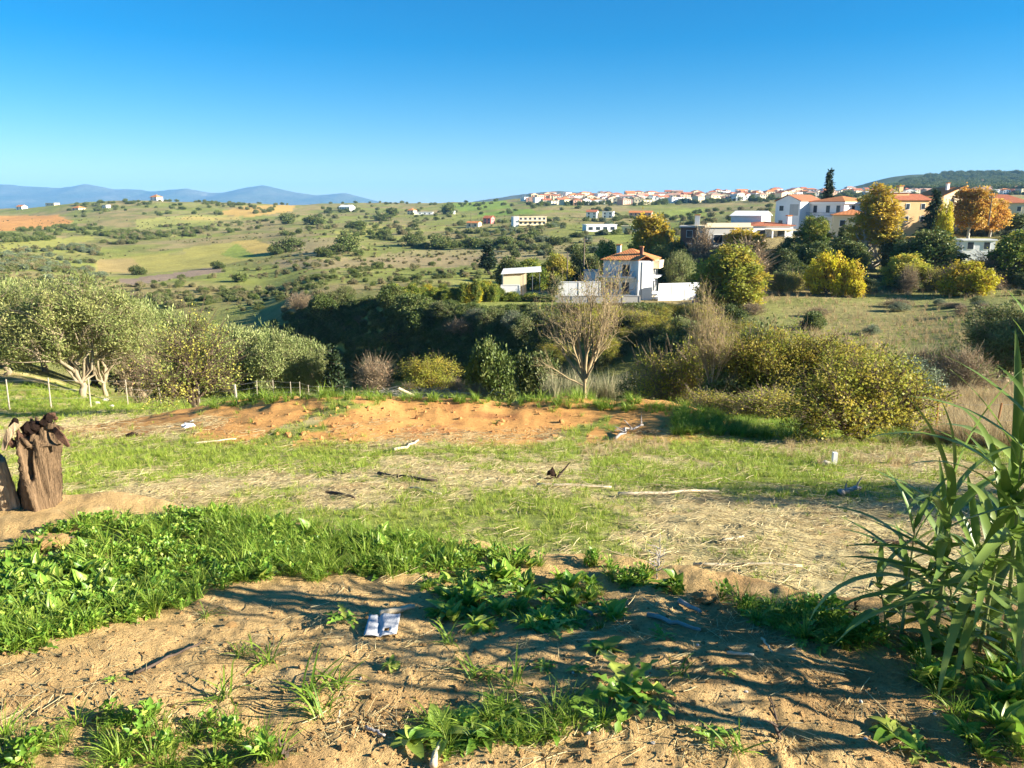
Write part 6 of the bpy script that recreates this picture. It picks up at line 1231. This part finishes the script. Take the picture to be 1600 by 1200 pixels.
standing(1025, 905, 6, 62, .005, M_STICKG, 'spindly grey dry herb behind the crest weeds', side=16, name='dry_herb'); standing(868, 748, 22, 30, .02, M_STICKD, 'thin dark twig beside the black branch stub', side=1); standing(1332, 968, 4, 35, .006, M_REDW, 'reddish dry weed on the crest left of the reeds', side=14, name='dry_herb'); standing(300, 800, 4, 30, .004, M_STICKD, 'tiny dark twig behind the weed band', side=3)
def lumpthing(u, v, s, mat, label, cat, name, sub=2, seed=1, sc=(1, .8, .8), rough=.3):
    p = g1(u, v); o = obj(name, lump(name, seed, mat, rough, sub), None, (p.x, p.y, p.z + s * sc[2] * .2), (0, 0, random.random() * 6), (s * sc[0], s * sc[1], s * sc[2])); return tag(o, label, cat)
lumpthing(68, 858, .15, M_SOIL, 'big rounded soil lump beside the weed band', 'clod', 'soil_clod', 3, 31); lumpthing(92, 852, .11, M_SOIL, 'smaller soil lump leaning on the big one', 'clod', 'soil_clod', 3, 32); lumpthing(1098, 940, .1, M_SOIL, 'crumbling soil lump on the crest by the short pale cane', 'clod', 'soil_clod', 3, 33); lumpthing(1260, 985, .07, M_SOIL, 'soil lump on the crest above the dappled shade', 'clod', 'soil_clod', 3, 34)
lumpthing(1290, 728, .18, M_STONE, 'pale stone at the foot of the white marker', 'stone', 'stone', 2, 35); lumpthing(862, 748, .16, M_ROT, 'black burnt branch stub on the straw', 'stump', 'branch_stub', 2, 36, (.7, .7, 1.4), .5)
for i, (u, v, s) in enumerate(((232,610,.7),(165,628,.45),(150,632,.35),(175,636,.3))): lumpthing(u, v, s, M_STONE, ['large pale boulder behind the fence by the thorn tree', 'pale rock at the fence foot', 'smaller pale rock beside the rock at the fence foot', 'flat pale stone below the fence'][i], 'stone', 'stone', 2, 40 + i)
for i, (u, v) in enumerate(((735,1043),(895,1063),(1345,1100),(1352,1162),(920,1155),(1020,1168),(563,1062),(1090,1012),(1240,1018),(1165,1085),(800,1165),(1460,1120))): lumpthing(u, v, .016, M_STONE, 'small whitish pebble lying on the bare bank', 'pebble', 'pebble', 1, 60 + i)['group'] = 'whitish pebbles on the bank'
# white marker, litter
M_PAPER = m_plain('crumpled_paper', (.50,.50,.50), .7, .08, 10, .2); M_BAG = m_plain('white_plastic', (.75,.77,.78), .4, .05, 8, .2)
p = g1(1303, 727); e = MB().box(-.03, .03, -.03, .03, -.05, .19).build('marker_post', M_WHITE); e.location = p; tag(e, 'short white marker post standing in the field', 'marker')
p = g1(598, 985); r = np.random.default_rng(4); n = 13; gx_, gy_ = np.meshgrid(np.linspace(-.5, .5, n), np.linspace(-.5, .5, n), indexing='ij')
zz = .014 + .002 * np.sin(gx_ * 9 + gy_ * 3) + .006 * fbm(gx_ * 6 + 4, gy_ * 6, 3, 5) + .02 * np.clip(gy_ - .3, 0, 1) - .012 * np.exp(-((gx_ + .1 + gy_ * .15) / .05) ** 2)
V = np.stack([gx_ * .125 - gy_ * .02, gy_ * .15 + gx_ * .02, zz], -1).reshape(-1, 3); i = np.arange(n * n).reshape(n, n); Q = np.stack([i[:-1, :-1], i[1:, :-1], i[1:, 1:], i[:-1, 1:]], -1).reshape(-1, 4)
ctr = V[Q].mean(1); keep = ((ctr[:, 0] - .025) / .016) ** 2 + ((ctr[:, 1] + .035) / .014) ** 2 > 1
o = obj('paper_scrap', mesh('paper_scrap', V, Q[keep], M_PAPER, True), None, p, (.0, 0, -.1)); o.modifiers.new('thick', 'SOLIDIFY').thickness = .0025; tag(o, 'creased whitish paper scrap with a torn hole on bare soil', 'paper')
for u, v, s, m, lb in ((296,668,.24,M_BAG,'crumpled white plastic bag at the left heap'), (265,668,.14,M_STICKG,'grey rag on the grass left of the white bag'), (205,682,.2,M_ROT,'dark rag on the grass near the left heap'), (300,660,.1,M_BAG,'small white scrap beside the plastic bag')):
    o = lumpthing(u, v, s, m, lb, 'litter', 'litter', 3, int(u), (1, .7, .55), .6)
# brush heap with a pale log at the far edge of the field
p = P(660, 44); e = empty('brush_heap', p, 'heap of cut brush and pale log at the far edge of the field', 'brush'); r = np.random.default_rng(8)
n = 420; a = np.concatenate([r.normal(size=(n, 1)) * 1.7 + .3, r.normal(size=(n, 1)) * .5, r.random((n, 1)) * .5], 1); d = rdir(r, n) * np.array([1, .6, .35]); l = (.4 + .8 * r.random((n, 1)))
V, Q = tubes(np.stack([a - d * l / 2, a, a + d * l / 2], 1), np.full((n, 3), .014) * (.5 + r.random((n, 1))), 3); tag(obj('branches', mesh('branches', V, Q, M_STICKG, False), e), kind='stuff')
V, Q = tubes(np.array([[[-1.3, -.6, .75], [-.6, -.6, .4], [.0, -.6, .1]]]), np.array([[.1, .1, .09]]), 8); obj('log', mesh('log', V, Q, M_STICKP, True), e)
